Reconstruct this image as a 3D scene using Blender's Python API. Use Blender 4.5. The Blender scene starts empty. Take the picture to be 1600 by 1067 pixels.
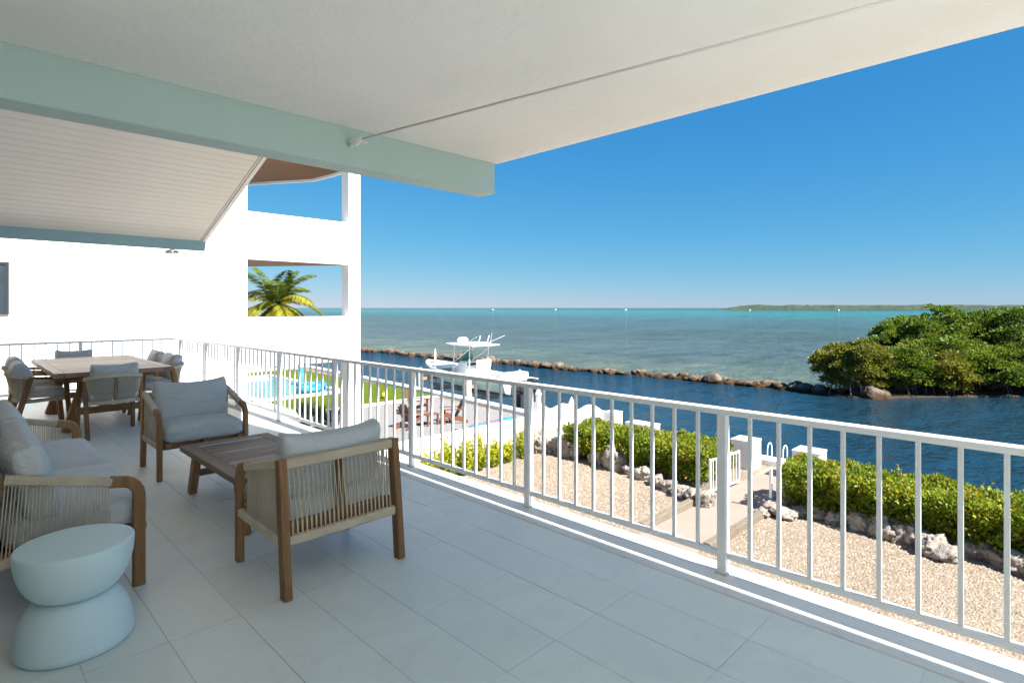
import bpy, bmesh, math, random
import numpy as np
from mathutils import Vector, Matrix, noise as mnoise
random.seed(7)
rng = np.random.default_rng(7)
R = math.radians
SC = bpy.context.scene
COL = SC.collection

# ------------------------------------------------------------------ camera, sky, sun, exposure
EYE = 1.5
cam = bpy.data.cameras.new("camera")
cam.sensor_width = 36.0
cam.sensor_fit = 'HORIZONTAL'
cam.lens = 19.8
cam.shift_y = -0.0328
cam.clip_start = 0.05
cam.clip_end = 60000
camo = bpy.data.objects.new("camera", cam)
COL.objects.link(camo)
camo.location = (0, 0, EYE)
camo.rotation_euler = (R(90), 0, R(-45))
SC.camera = camo

SUN_DIR = Vector((0.10, -0.90, 1.0)).normalized()       # towards the sun
world = bpy.data.worlds.new("World")
SC.world = world
world.use_nodes = True
wn = world.node_tree
bg = wn.nodes["Background"]
sky = wn.nodes.new("ShaderNodeTexSky")
sky.sky_type = 'NISHITA'
sky.sun_disc = False
sky.sun_elevation = math.asin(SUN_DIR.z)
sky.sun_rotation = math.atan2(SUN_DIR.x, SUN_DIR.y)
sky.altitude = 0
sky.air_density = 1.0
sky.dust_density = 0.0
sky.ozone_density = 10.0
# one response curve per colour channel for the whole sky: the photograph's sky is flatter in blue and deeper in red
sep = wn.nodes.new("ShaderNodeSeparateColor")
comb = wn.nodes.new("ShaderNodeCombineColor")
wn.links.new(sky.outputs[0], sep.inputs[0])
for ch, (gm, kk) in enumerate(((1.22, 0.056), (0.64, 0.190), (0.33, 0.420))):
    pw_ = wn.nodes.new("ShaderNodeMath")
    pw_.operation = 'POWER'
    pw_.inputs[1].default_value = gm
    ml_ = wn.nodes.new("ShaderNodeMath")
    ml_.operation = 'MULTIPLY'
    ml_.inputs[1].default_value = kk * 10.0 / 3.86
    wn.links.new(sep.outputs[ch], pw_.inputs[0])
    wn.links.new(pw_.outputs[0], ml_.inputs[0])
    wn.links.new(ml_.outputs[0], comb.inputs[ch])
wn.links.new(comb.outputs[0], bg.inputs[0])
bg.inputs[1].default_value = 0.10
sunl = bpy.data.lights.new("sun", 'SUN')
sunl.energy = 4.2
sunl.angle = R(0.53)
sunl.color = (1.0, 0.955, 0.89)
suno = bpy.data.objects.new("sun", sunl)
COL.objects.link(suno)
suno.rotation_euler = (-SUN_DIR).to_track_quat('-Z', 'Y').to_euler()
suno.location = (0, -20, 30)
SC.view_settings.view_transform = 'Standard'
SC.view_settings.look = 'None'
SC.view_settings.gamma = 1
SC.view_settings.exposure = 1.95
SC.view_settings.use_curve_mapping = False
SC.cycles.max_bounces = 10
SC.cycles.diffuse_bounces = 6
SC.cycles.use_denoising = True
SC.cycles.sample_clamp_indirect = 6

GZ = -3.1      # garden level
WZ = -4.0      # water level


def at(u, v, z):
    """photo pixel + known height -> point on that level"""
    a = (u - 800) / 880.0
    d = (EYE - z) * 880.0 / (v - 481.0)
    return Vector((d * (1 + a) / math.sqrt(2), d * (1 - a) / math.sqrt(2), z))


def ud(u, d, z=0.0):
    a = (u - 800) / 880.0
    return Vector((d * (1 + a) / math.sqrt(2), d * (1 - a) / math.sqrt(2), z))


# ------------------------------------------------------------------ materials
MATS = {}


class NT:
    def __init__(self, name):
        self.m = bpy.data.materials.new(name)
        self.m.use_nodes = True
        self.t = self.m.node_tree
        self.b = self.t.nodes["Principled BSDF"]
        self.out = self.t.nodes["Material Output"]

    def n(self, typ, **kw):
        nd = self.t.nodes.new("ShaderNode" + typ)
        for k, v in kw.items():
            if k.startswith('i_'):
                nd.inputs[k[2:].replace('_', ' ')].default_value = v
            else:
                setattr(nd, k, v)
        return nd

    def l(self, a, b):
        self.t.links.new(a, b)

    def coords(self, scale=(1, 1, 1), kind='Object', rnd=False):
        if kind == 'World':
            g = self.n('NewGeometry').outputs['Position']
        else:
            g = self.n('TexCoord').outputs[kind]
        mp = self.n('Mapping')
        mp.inputs['Scale'].default_value = scale
        self.l(g, mp.inputs['Vector'])
        if rnd:
            oi = self.n('ObjectInfo')
            ml = self.n('MATH' if False else 'Math', operation='MULTIPLY')
            ml.inputs[1].default_value = 37.0
            self.l(oi.outputs['Random'], ml.inputs[0])
            cb = self.n('CombineXYZ')
            for k in range(3):
                self.l(ml.outputs[0], cb.inputs[k])
            self.l(cb.outputs[0], mp.inputs['Location'])
        return mp.outputs[0]

    def noise(self, vec, scale=5, detail=4, rough=0.55, dist=0.0):
        nd = self.n('TexNoise')
        nd.inputs['Scale'].default_value = scale
        nd.inputs['Detail'].default_value = detail
        nd.inputs['Roughness'].default_value = rough
        nd.inputs['Distortion'].default_value = dist
        self.l(vec, nd.inputs['Vector'])
        return nd.outputs['Fac']

    def ramp(self, fac, stops, interp='LINEAR'):
        r = self.n('ValToRGB')
        r.color_ramp.interpolation = interp
        el = r.color_ramp.elements
        while len(el) > 1:
            el.remove(el[-1])
        el[0].position = stops[0][0]
        el[0].color = (*stops[0][1], 1)
        for p, c in stops[1:]:
            e = el.new(p)
            e.color = (*c, 1)
        self.l(fac, r.inputs[0])
        return r.outputs[0]

    def mixc(self, fac, a, b, blend='MIX'):
        m = self.n('Mix', data_type='RGBA', blend_type=blend)
        for sock, val in ((m.inputs[0], fac), (m.inputs[6], a), (m.inputs[7], b)):
            if hasattr(val, 'is_output') or isinstance(val, bpy.types.NodeSocket):
                self.l(val, sock)
            elif isinstance(val, (int, float)):
                sock.default_value = val
            else:
                sock.default_value = (*val, 1)
        return m.outputs[2]

    def math(self, op, a, b=0.0, clamp=False):
        m = self.n('Math', operation=op, use_clamp=clamp)
        for sock, val in ((m.inputs[0], a), (m.inputs[1], b)):
            if isinstance(val, bpy.types.NodeSocket):
                self.l(val, sock)
            else:
                sock.default_value = val
        return m.outputs[0]

    def bump(self, h, strength=0.3, dist=0.01, normal=None):
        b = self.n('Bump')
        b.inputs['Strength'].default_value = strength
        b.inputs['Distance'].default_value = dist
        self.l(h, b.inputs['Height'])
        if normal is not None:
            self.l(normal, b.inputs['Normal'])
        return b.outputs[0]

    def done(self, color=None, rough=None, normal=None, spec=None, metal=None):
        for key, val in (('Base Color', color), ('Roughness', rough), ('Normal', normal), ('Specular IOR Level', spec), ('Metallic', metal)):
            if val is None:
                continue
            s = self.b.inputs[key]
            if isinstance(val, bpy.types.NodeSocket):
                self.l(val, s)
            elif isinstance(val, (int, float)):
                s.default_value = val
            else:
                s.default_value = (*val, 1)
        MATS[self.m.name] = self.m
        return self.m


def c(*v):
    return tuple(v)


def scale_c(col, k):
    return tuple(min(1, x * k) for x in col)


def mk_paint(name, col, rough=0.45, var=0.06, bump=0.15, bscale=60, bdist=0.004, spec=0.4, dirt=0.0):
    m = NT(name)
    v = m.coords(kind='Object')
    n1 = m.noise(v, 1.7, 4)
    col1 = m.ramp(n1, [(0.25, scale_c(col, 1 - var)), (0.75, scale_c(col, 1 + var * 0.5))])
    if dirt > 0:
        n3 = m.noise(v, 6, 6, 0.7)
        d = m.ramp(n3, [(0.55, (1, 1, 1)), (0.8, (1 - dirt, 1 - dirt, 1 - dirt * 1.15))])
        col1 = m.mixc(1.0, col1, d, 'MULTIPLY')
    n2 = m.noise(v, bscale, 5, 0.6)
    return m.done(col1, rough, m.bump(n2, bump, bdist), spec)


def mk_stucco(name, col, scale=9, strength=0.5, dist=0.012, rough=0.8, var=0.05):
    m = NT(name)
    v = m.coords(kind='World')
    n1 = m.noise(v, scale, 8, 0.65, 0.6)
    r = m.ramp(n1, [(0.42, (0, 0, 0)), (0.60, (1, 1, 1))])
    n2 = m.noise(v, 0.9, 4)
    col1 = m.ramp(n2, [(0.3, scale_c(col, 1 - var)), (0.7, scale_c(col, 1 + var * 0.4))])
    n3 = m.noise(v, scale * 7, 4)
    h = m.math('ADD', m.math('MULTIPLY', r, 1.0), m.math('MULTIPLY', n3, 0.25))
    return m.done(col1, rough, m.bump(h, strength, dist), 0.25)


def mk_wood(name, dark, light, scale, rough=0.6, pale=None):
    m = NT(name)
    v = m.coords(scale, 'Object', rnd=True)
    n1 = m.noise(v, 1.0, 8, 0.65, 0.5)
    col = m.ramp(n1, [(0.25, dark), (0.5, tuple((a + b) / 2 for a, b in zip(dark, light))), (0.75, light)])
    oi = m.n('ObjectInfo')
    hv = m.n('HueSaturation')
    m.l(m.math('ADD', m.math('MULTIPLY', oi.outputs['Random'], 0.5), 0.75), hv.inputs['Value'])
    m.l(col, hv.inputs['Color'])
    col = hv.outputs[0]
    if pale:
        n2 = m.noise(v, 0.45, 3, 0.5, 1.0)
        col = m.mixc(m.ramp(n2, [(0.55, (0, 0, 0)), (0.68, (1, 1, 1))]), col, pale)
    return m.done(col, rough, m.bump(n1, 0.25, 0.003), 0.3)


def mk_leaf(name, stops, trans=0.35, rough=0.45):
    m = NT(name)
    at_ = m.n('Attribute', attribute_name='tint')
    col = m.ramp(at_.outputs['Fac'], stops)
    m.done(col, rough, None, 0.35)
    tr = m.n('BsdfTranslucent')
    hs = m.n('HueSaturation')
    hs.inputs['Value'].default_value = 1.3
    m.l(col, hs.inputs['Color'])
    m.l(hs.outputs[0], tr.inputs['Color'])
    mx = m.n('MixShader')
    mx.inputs[0].default_value = trans
    m.l(m.b.outputs[0], mx.inputs[1])
    m.l(tr.outputs[0], mx.inputs[2])
    m.l(mx.outputs[0], m.out.inputs[0])
    return m.m


def mk_rock(name, c1, c2, c3, wet=None):
    m = NT(name)
    v = m.coords(kind='World')
    n1 = m.noise(v, 2.5, 8, 0.7)
    n2 = m.noise(v, 14, 6, 0.75)
    col = m.ramp(n1, [(0.3, c1), (0.5, c2), (0.7, c3)])
    pits = m.ramp(n2, [(0.36, (0.18, 0.16, 0.15)), (0.5, (1, 1, 1))])
    col = m.mixc(0.85, col, pits, 'MULTIPLY')
    if wet is not None:
        g = m.n('NewGeometry')
        sx = m.n('SeparateXYZ')
        m.l(g.outputs['Position'], sx.inputs[0])
        zz = m.math('ADD', sx.outputs[2], m.math('MULTIPLY', n1, 0.25))
        mr = m.n('MapRange')
        mr.inputs['From Min'].default_value = WZ + 0.30
        mr.inputs['From Max'].default_value = WZ + 0.52
        m.l(zz, mr.inputs['Value'])
        col = m.mixc(mr.outputs[0], wet, col)
    h = m.math('ADD', n1, m.math('MULTIPLY', n2, 0.6))
    return m.done(col, 0.9, m.bump(h, 1.0, 0.06), 0.15)


def build_materials():
    mk_paint('railing_white', (0.80, 0.81, 0.81), 0.38, 0.06, 0.12, 30, dirt=0.10)
    mk_stucco('ceiling_plaster', (0.88, 0.875, 0.84), 5.5, 0.38, 0.008, 0.85)
    mk_stucco('beam_green', (0.46, 0.60, 0.575), 14, 0.25, 0.006, 0.75)
    mk_paint('fascia_blue', (0.33, 0.52, 0.58), 0.6, 0.06, 0.2, 30)
    mk_paint('soffit_white', (0.80, 0.78, 0.73), 0.55, 0.03, 0.05, 40)
    mk_paint('trim_white', (0.80, 0.79, 0.76), 0.5, 0.03, 0.05, 40)
    mk_paint('dark_gap', (0.08, 0.08, 0.08), 0.8)
    mk_stucco('house_white', (0.82, 0.82, 0.81), 20, 0.12, 0.004, 0.8, 0.02)
    mk_stucco('garden_wall_white', (0.80, 0.79, 0.77), 12, 0.25, 0.006, 0.8, 0.05)
    mk_paint('soffit_brown', (0.145, 0.055, 0.018), 0.6, 0.12, 0.2, 25)
    mk_paint('window_dark', (0.03, 0.04, 0.05), 0.1, 0.02, 0.0, 10, spec=0.6)
    mk_paint('grey_paint', (0.35, 0.34, 0.31), 0.5)
    # tiles
    m = NT('deck_tile')
    v = m.coords(kind='World')
    n1 = m.noise(v, 1.3, 5, 0.6)
    col = m.ramp(n1, [(0.3, (0.655, 0.70, 0.665)), (0.7, (0.735, 0.775, 0.735))])
    oi = m.n('ObjectInfo')
    hv = m.n('HueSaturation')
    m.l(m.math('ADD', m.math('MULTIPLY', oi.outputs['Random'], 0.03), 0.98), hv.inputs['Value'])
    m.l(col, hv.inputs['Color'])
    sp = m.noise(v, 38, 3, 0.7)
    col = m.mixc(m.ramp(sp, [(0.70, (0, 0, 0)), (0.78, (0.5, 0.5, 0.5))]), hv.outputs[0], (0.38, 0.38, 0.36))
    st = m.noise(v, 2.6, 7, 0.75, 1.5)
    col = m.mixc(1.0, col, m.ramp(st, [(0.52, (1, 1, 1)), (0.60, (0.955, 0.95, 0.94)), (0.66, (1, 1, 1))]), 'MULTIPLY')
    n2 = m.noise(v, 9, 6, 0.6)
    rr = m.ramp(n2, [(0.3, (0.40, 0.40, 0.40)), (0.7, (0.55, 0.55, 0.55))])
    m.done(col, rr, m.bump(n2, 0.12, 0.004), 0.4)
    mk_paint('deck_edge', (0.66, 0.665, 0.655), 0.5, 0.06, 0.3, 25, 0.006, dirt=0.15)
    mk_paint('grout', (0.54, 0.55, 0.52), 0.85, 0.15)
    # furniture
    mk_wood('teak_x', (0.185, 0.085, 0.032), (0.385, 0.205, 0.09), (2.2, 34, 34))
    mk_wood('teak_y', (0.185, 0.085, 0.032), (0.385, 0.205, 0.09), (34, 2.2, 34))
    mk_wood('teak_z', (0.185, 0.085, 0.032), (0.385, 0.205, 0.09), (34, 34, 2.2))
    mk_wood('weathered_x', (0.125, 0.08, 0.055), (0.29, 0.20, 0.145), (2.0, 30, 30), 0.6, (0.38, 0.35, 0.335))
    mk_wood('weathered_y', (0.12, 0.08, 0.055), (0.24, 0.165, 0.118), (30, 2.0, 30), 0.65)
    mk_wood('dining_x', (0.25, 0.16, 0.10), (0.42, 0.29, 0.195), (2.0, 26, 26), 0.5)
    mk_wood('dining_y', (0.25, 0.16, 0.10), (0.42, 0.29, 0.195), (26, 2.0, 26), 0.5)
    m = NT('rope')
    v = m.coords(kind='Object')
    n = m.noise(v, 160, 3)
    n0 = m.noise(v, 6, 3)
    col = m.ramp(n0, [(0.3, (0.56, 0.46, 0.345)), (0.7, (0.68, 0.58, 0.45))])
    m.done(col, 0.85, m.bump(n, 0.5, 0.002), 0.15)
    m = NT('cushion_fabric')
    v = m.coords(kind='Object')
    w1 = m.noise(m.coords((420, 60, 420)), 1, 2)
    w2 = m.noise(v, 5, 5, 0.6)
    col = m.ramp(w2, [(0.3, (0.58, 0.59, 0.58)), (0.7, (0.65, 0.655, 0.64))])
    col = m.mixc(0.18, col, m.ramp(w1, [(0.35, (0.25, 0.25, 0.25)), (0.65, (1, 1, 1))]), 'MULTIPLY')
    w3 = m.noise(m.coords((3, 3, 9)), 1.6, 3, 0.5, 1.2)
    b1 = m.bump(w3, 0.55, 0.035, m.bump(w2, 0.35, 0.02))
    m.done(col, 0.9, m.bump(w1, 0.25, 0.0015, b1), 0.1)
    mk_stucco('stool_plaster', (0.68, 0.80, 0.81), 26, 0.18, 0.004, 0.75, 0.03)
    mk_paint('metal_grey', (0.5, 0.5, 0.5), 0.35, 0.05, 0.05)
    mk_paint('cable_white', (0.86, 0.84, 0.80), 0.6, 0.05)
    # garden
    m = NT('gravel_ground')
    v = m.coords(kind='World')
    vo = m.n('TexVoronoi')
    vo.inputs['Scale'].default_value = 24
    m.l(v, vo.inputs['Vector'])
    col = m.ramp(vo.outputs['Color'], [(0.1, (0.20, 0.155, 0.112)), (0.45, (0.26, 0.21, 0.158)), (0.9, (0.30, 0.255, 0.205))])
    big = m.noise(v, 0.6, 4)
    col = m.mixc(0.5, col, m.ramp(big, [(0.3, (0.62, 0.60, 0.57)), (0.7, (1, 1, 1))]), 'MULTIPLY')
    m.done(col, 0.95, m.bump(vo.outputs['Distance'], 0.9, 0.03), 0.1)
    m = NT('pebble')
    at_ = m.n('Attribute', attribute_name='tint')
    m.done(m.ramp(at_.outputs['Fac'], [(0, (0.14, 0.10, 0.068)), (0.15, (0.24, 0.19, 0.138)), (0.75, (0.29, 0.24, 0.185)), (1, (0.36, 0.32, 0.27))]), 0.9, None, 0.15)
    m = NT('grey_gravel')
    v = m.coords(kind='World')
    n1 = m.noise(v, 16, 6, 0.8)
    m.done(m.ramp(n1, [(0.3, (0.14, 0.135, 0.13)), (0.7, (0.30, 0.29, 0.28))]), 0.95, m.bump(n1, 0.8, 0.03), 0.1)
    mk_paint('path_concrete', (0.285, 0.222, 0.182), 0.85, 0.10, 0.5, 22, 0.008, 0.15, dirt=0.12)
    mk_paint('patio_white', (0.50, 0.46, 0.40), 0.8, 0.06, 0.2, 20, dirt=0.08)
    m = NT('turf')
    v = m.coords(kind='World')
    n1 = m.noise(v, 1.1, 5, 0.6)
    n2 = m.noise(v, 45, 4, 0.7)
    col = m.ramp(n1, [(0.3, (0.085, 0.125, 0.008)), (0.7, (0.12, 0.165, 0.012))])
    col = m.mixc(0.7, col, m.ramp(n2, [(0.3, (0.5, 0.5, 0.5)), (0.65, (1, 1, 1))]), 'MULTIPLY')
    m.done(col, 0.9, m.bump(n2, 0.9, 0.04), 0.1)
    mk_wood('timber', (0.09, 0.07, 0.05), (0.24, 0.205, 0.155), (3, 40, 40), 0.9)
    mk_rock('garden_rock', (0.19, 0.16, 0.135), (0.32, 0.28, 0.24), (0.44, 0.395, 0.35))
    mk_rock('sea_rock', (0.075, 0.056, 0.042), (0.14, 0.11, 0.085), (0.30, 0.26, 0.22), (0.058, 0.034, 0.016))
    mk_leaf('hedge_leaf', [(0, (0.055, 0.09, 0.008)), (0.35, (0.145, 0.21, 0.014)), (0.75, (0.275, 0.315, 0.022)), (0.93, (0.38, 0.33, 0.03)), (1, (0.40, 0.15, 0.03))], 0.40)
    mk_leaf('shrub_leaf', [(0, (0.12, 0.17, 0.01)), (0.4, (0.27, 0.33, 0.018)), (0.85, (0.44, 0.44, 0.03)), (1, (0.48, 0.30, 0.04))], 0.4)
    mk_leaf('mangrove_leaf', [(0, (0.045, 0.080, 0.010)), (0.4, (0.105, 0.165, 0.015)), (0.8, (0.185, 0.240, 0.024)), (1, (0.28, 0.26, 0.03))], 0.33)
    mk_leaf('mangrove_leaf_olive', [(0, (0.08, 0.09, 0.015)), (0.4, (0.16, 0.17, 0.02)), (0.8, (0.25, 0.24, 0.03)), (1, (0.34, 0.24, 0.04))], 0.33)
    mk_leaf('palm_leaf', [(0, (0.045, 0.09, 0.012)), (0.5, (0.20, 0.22, 0.02)), (1, (0.42, 0.33, 0.03))], 0.35)
    mk_leaf('dark_leaf', [(0, (0.012, 0.022, 0.015)), (1, (0.035, 0.05, 0.03))], 0.1)
    mk_leaf('far_leaf', [(0, (0.026, 0.042, 0.030)), (1, (0.055, 0.075, 0.045))], 0.1, 0.9)
    mk_paint('bark', (0.13, 0.10, 0.075), 0.9, 0.3, 0.8, 12, 0.03)
    mk_paint('pale_bark', (0.34, 0.29, 0.25), 0.9, 0.2, 0.8, 12, 0.03)
    mk_paint('twig_core', (0.05, 0.045, 0.02), 0.95, 0.4, 0.9, 9, 0.08)
    mk_paint('mud', (0.045, 0.028, 0.016), 0.9, 0.3, 0.9, 6, 0.05)
    # boat & bits
    mk_paint('gelcoat_white', (0.80, 0.80, 0.78), 0.2, 0.02, 0.0, spec=0.5)
    mk_paint('hull_green', (0.55, 0.78, 0.70), 0.18, 0.03, 0.0, spec=0.5)
    mk_paint('antifoul', (0.42, 0.37, 0.34), 0.6, 0.12, 0.1)
    mk_paint('boat_black', (0.03, 0.032, 0.035), 0.3, 0.05, 0.0)
    mk_paint('green_glass', (0.05, 0.20, 0.17), 0.08, 0.02, 0.0, spec=0.6)
    mk_paint('piling_wood', (0.36, 0.31, 0.26), 0.9, 0.2, 0.6, 10, 0.02)
    mk_paint('red_wood', (0.17, 0.062, 0.030), 0.55, 0.15, 0.3, 20)
    mk_paint('orange_board', (0.52, 0.20, 0.10), 0.6, 0.1)
    mk_paint('plastic_blue', (0.03, 0.20, 0.36), 0.35)
    mk_paint('plastic_teal', (0.03, 0.22, 0.30), 0.35)
    mk_paint('plastic_yellow', (0.75, 0.55, 0.03), 0.4)
    mk_paint('plastic_pink', (0.28, 0.08, 0.22), 0.4)
    # water
    m = NT('pool_water')
    v = m.coords(kind='World')
    n = m.noise(v, 2.2, 3)
    m.done(m.ramp(n, [(0.3, (0.11, 0.32, 0.32)), (0.7, (0.18, 0.40, 0.39))]), 0.06, m.bump(n, 0.12, 0.05), 0.4)
    m = NT('sea_water')
    g = m.n('NewGeometry').outputs['Position']
    sx = m.n('SeparateXYZ')
    m.l(g, sx.inputs[0])
    mp = m.n('Mapping')
    mp.inputs['Scale'].default_value = (0.020, 0.0085, 1)
    mp.inputs['Rotation'].default_value = (0, 0, R(20))
    m.l(g, mp.inputs['Vector'])
    patch = m.noise(mp.outputs[0], 1.0, 6, 0.6)
    # distance off the breakwater, measured along X with a little wander
    dist = m.math('ADD', m.math('SUBTRACT', sx.outputs[0], 40.5), m.math('MULTIPLY', m.math('SUBTRACT', patch, 0.5), 60.0))
    lg = m.math('LOGARITHM', m.math('MAXIMUM', dist, 1.0), 10.0)
    dn = m.math('DIVIDE', lg, 4.0)
    off = m.ramp(dn, [(0.0, (0.090, 0.095, 0.048)), (0.26, (0.070, 0.086, 0.052)), (0.36, (0.038, 0.056, 0.045)), (0.50, (0.024, 0.050, 0.047)), (0.57, (0.018, 0.060, 0.058)),
                      (0.60, (0.014, 0.085, 0.082)), (0.65, (0.010, 0.115, 0.105)), (0.69, (0.007, 0.135, 0.118)), (0.745, (0.005, 0.12, 0.108)), (0.79, (0.003, 0.055, 0.062)), (0.9, (0.002, 0.035, 0.05))])
    mp2 = m.n('Mapping')
    mp2.inputs['Scale'].default_value = (0.16, 0.05, 1)
    mp2.inputs['Rotation'].default_value = (0, 0, R(-30))
    m.l(g, mp2.inputs['Vector'])
    weed = m.noise(mp2.outputs[0], 1.0, 5, 0.65)
    off = m.mixc(0.55, off, m.ramp(weed, [(0.35, (0.45, 0.47, 0.42)), (0.62, (1, 1, 1))]), 'MULTIPLY')
    canal = m.ramp(patch, [(0.35, (0.005, 0.022, 0.038)), (0.65, (0.008, 0.033, 0.054))])
    mr = m.n('MapRange', interpolation_type='SMOOTHSTEP')
    mr.inputs['From Min'].default_value = 38.5
    mr.inputs['From Max'].default_value = 42.0
    m.l(sx.outputs[0], mr.inputs['Value'])
    mr2 = m.n('MapRange', interpolation_type='SMOOTHSTEP')
    mr2.inputs['From Min'].default_value = 6.0
    mr2.inputs['From Max'].default_value = 10.0
    m.l(sx.outputs[1], mr2.inputs['Value'])
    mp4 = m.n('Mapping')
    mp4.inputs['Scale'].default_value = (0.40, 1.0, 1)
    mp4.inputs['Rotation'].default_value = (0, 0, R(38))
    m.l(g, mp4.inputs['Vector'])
    ripple_glint = m.math('ADD', m.math('MULTIPLY', m.noise(mp4.outputs[0], 0.42, 5, 0.8), 0.5), m.math('MULTIPLY', m.noise(mp4.outputs[0], 0.07, 6, 0.8), 0.5))  # reflected-sky ripple streaks put into the base colour as brighter and darker noise
    off = m.mixc(1.0, off, m.ramp(ripple_glint, [(0.40, (0.35, 0.42, 0.48)), (0.5, (0.95, 0.97, 1.0)), (0.60, (1.45, 1.5, 1.6))]), 'MULTIPLY')
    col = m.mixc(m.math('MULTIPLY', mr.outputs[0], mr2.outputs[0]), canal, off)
    mp3 = m.n('Mapping')
    mp3.inputs['Scale'].default_value = (0.55, 1.0, 1)
    mp3.inputs['Rotation'].default_value = (0, 0, R(45))
    m.l(g, mp3.inputs['Vector'])
    w1 = m.noise(mp3.outputs[0], 0.9, 4, 0.6)
    w2 = m.noise(mp3.outputs[0], 3.4, 3, 0.6)
    w0 = m.noise(mp3.outputs[0], 0.22, 5, 0.65)
    hh = m.math('ADD', m.math('ADD', w1, m.math('MULTIPLY', w2, 0.35)), m.math('MULTIPLY', w0, 1.6))
    spec = m.n('MapRange')
    spec.inputs['From Min'].default_value = 37.0
    spec.inputs['From Max'].default_value = 90.0
    spec.inputs['To Min'].default_value = 0.32
    spec.inputs['To Max'].default_value = 0.05
    m.l(sx.outputs[0], spec.inputs['Value'])
    calm = m.n('MapRange')
    calm.inputs['From Min'].default_value = 36.0
    calm.inputs['From Max'].default_value = 46.0
    calm.inputs['To Min'].default_value = 0.38
    calm.inputs['To Max'].default_value = 1.0
    m.l(sx.outputs[0], calm.inputs['Value'])
    hh = m.math('MULTIPLY', hh, m.math('MULTIPLY', calm.outputs[0], m.math('ADD', 0.45, m.math('MULTIPLY', patch, 1.1))))
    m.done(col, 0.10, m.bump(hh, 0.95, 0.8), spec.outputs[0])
    m.b.inputs['IOR'].default_value = 1.33


build_materials()


# ------------------------------------------------------------------ mesh helpers
class MB:
    def __init__(self):
        self.v = []
        self.f = []

    def add(self, vs, fs):
        o = len(self.v)
        self.v += [tuple(x) for x in vs]
        self.f += [tuple(i + o for i in f) for f in fs]
        return self

    def box(self, x0, x1, y0, y1, z0, z1):
        vs = [(x, y, z) for z in (z0, z1) for y in (y0, y1) for x in (x0, x1)]
        return self.add(vs, [(0, 2, 3, 1), (4, 5, 7, 6), (0, 1, 5, 4), (1, 3, 7, 5), (3, 2, 6, 7), (2, 0, 4, 6)])

    def bar(self, p, q, w, h, up=(0, 0, 1), w2=None, h2=None):
        p, q = Vector(p), Vector(q)
        d = (q - p).normalized()
        s = d.cross(Vector(up))
        if s.length < 1e-4:
            s = d.cross(Vector((0, 1, 0)))
        s.normalize()
        t = s.cross(d).normalized()
        w2 = w if w2 is None else w2
        h2 = h if h2 is None else h2
        vs = []
        for c_, a, b in ((p, w / 2, h / 2), (q, w2 / 2, h2 / 2)):
            vs += [c_ - s * a - t * b, c_ + s * a - t * b, c_ + s * a + t * b, c_ - s * a + t * b]
        return self.add(vs, [(0, 3, 2, 1), (4, 5, 6, 7), (0, 1, 5, 4), (1, 2, 6, 5), (2, 3, 7, 6), (3, 0, 4, 7)])

    def tube(self, path, radii, n=8, cap=True, sq=None):
        """sq=(a,b): rounded-rectangle half sizes instead of a circle"""
        path = [Vector(p) for p in path]
        if not isinstance(radii, (list, tuple)):
            radii = [radii] * len(path)
        rings = []
        prev = None
        for i, p in enumerate(path):
            d = (path[min(i + 1, len(path) - 1)] - path[max(i - 1, 0)]).normalized()
            if prev is None:
                s = d.cross(Vector((0, 0, 1)))
                if s.length < 1e-3:
                    s = d.cross(Vector((0, 1, 0)))
            else:
                s = prev - d * prev.dot(d)
            s.normalize()
            prev = s
            t = s.cross(d)
            ring = []
            for k in range(n):
                a = 2 * math.pi * (k + 0.5) / n
                ca, sa = math.cos(a), math.sin(a)
                if sq:
                    e = 0.45
                    ca = math.copysign(abs(ca) ** e, ca) * sq[0]
                    sa = math.copysign(abs(sa) ** e, sa) * sq[1]
                ring.append(p + (s * ca + t * sa) * radii[i])
            rings.append(ring)
        vs = [v for r in rings for v in r]
        fs = []
        for i in range(len(rings) - 1):
            for k in range(n):
                a, b = i * n + k, i * n + (k + 1) % n
                fs.append((a, b, b + n, a + n))
        if cap:
            fs.append(tuple(range(n - 1, -1, -1)))
            fs.append(tuple(range((len(rings) - 1) * n, len(rings) * n)))
        return self.add(vs, fs)

    def lathe(self, prof, n=32, cx=0, cy=0):
        vs, fs = [], []
        for r, z in prof:
            for k in range(n):
                a = 2 * math.pi * k / n
                vs.append((cx + r * math.cos(a), cy + r * math.sin(a), z))
        for i in range(len(prof) - 1):
            for k in range(n):
                a, b = i * n + k, i * n + (k + 1) % n
                fs.append((a, b, b + n, a + n))
        fs.append(tuple(range(n - 1, -1, -1)))
        fs.append(tuple(range((len(prof) - 1) * n, len(prof) * n)))
        return self.add(vs, fs)

    def prism(self, poly, z0, z1):
        n = len(poly)
        vs = [(x, y, z0) for x, y in poly] + [(x, y, z1) for x, y in poly]
        fs = [tuple(range(n - 1, -1, -1)), tuple(range(n, 2 * n))]
        for k in range(n):
            j = (k + 1) % n
            fs.append((k, j, j + n, k + n))
        return self.add(vs, fs)

    def mesh(self, name, mat, smooth=False):
        me = bpy.data.meshes.new(name)
        me.from_pydata(self.v, [], self.f)
        if smooth:
            me.polygons.foreach_set('use_smooth', [True] * len(me.polygons))
        me.materials.append(MATS[mat])
        me.update()
        return me

    def build(self, name, mat, parent=None, smooth=False, bevel=0.0, fix=True, loc=None):
        me = self.mesh(name, mat, smooth)
        if fix:
            bm = bmesh.new()
            bm.from_mesh(me)
            bmesh.ops.recalc_face_normals(bm, faces=bm.faces)
            bm.to_mesh(me)
            bm.free()
        return link(name, me, parent, bevel, loc)


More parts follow.
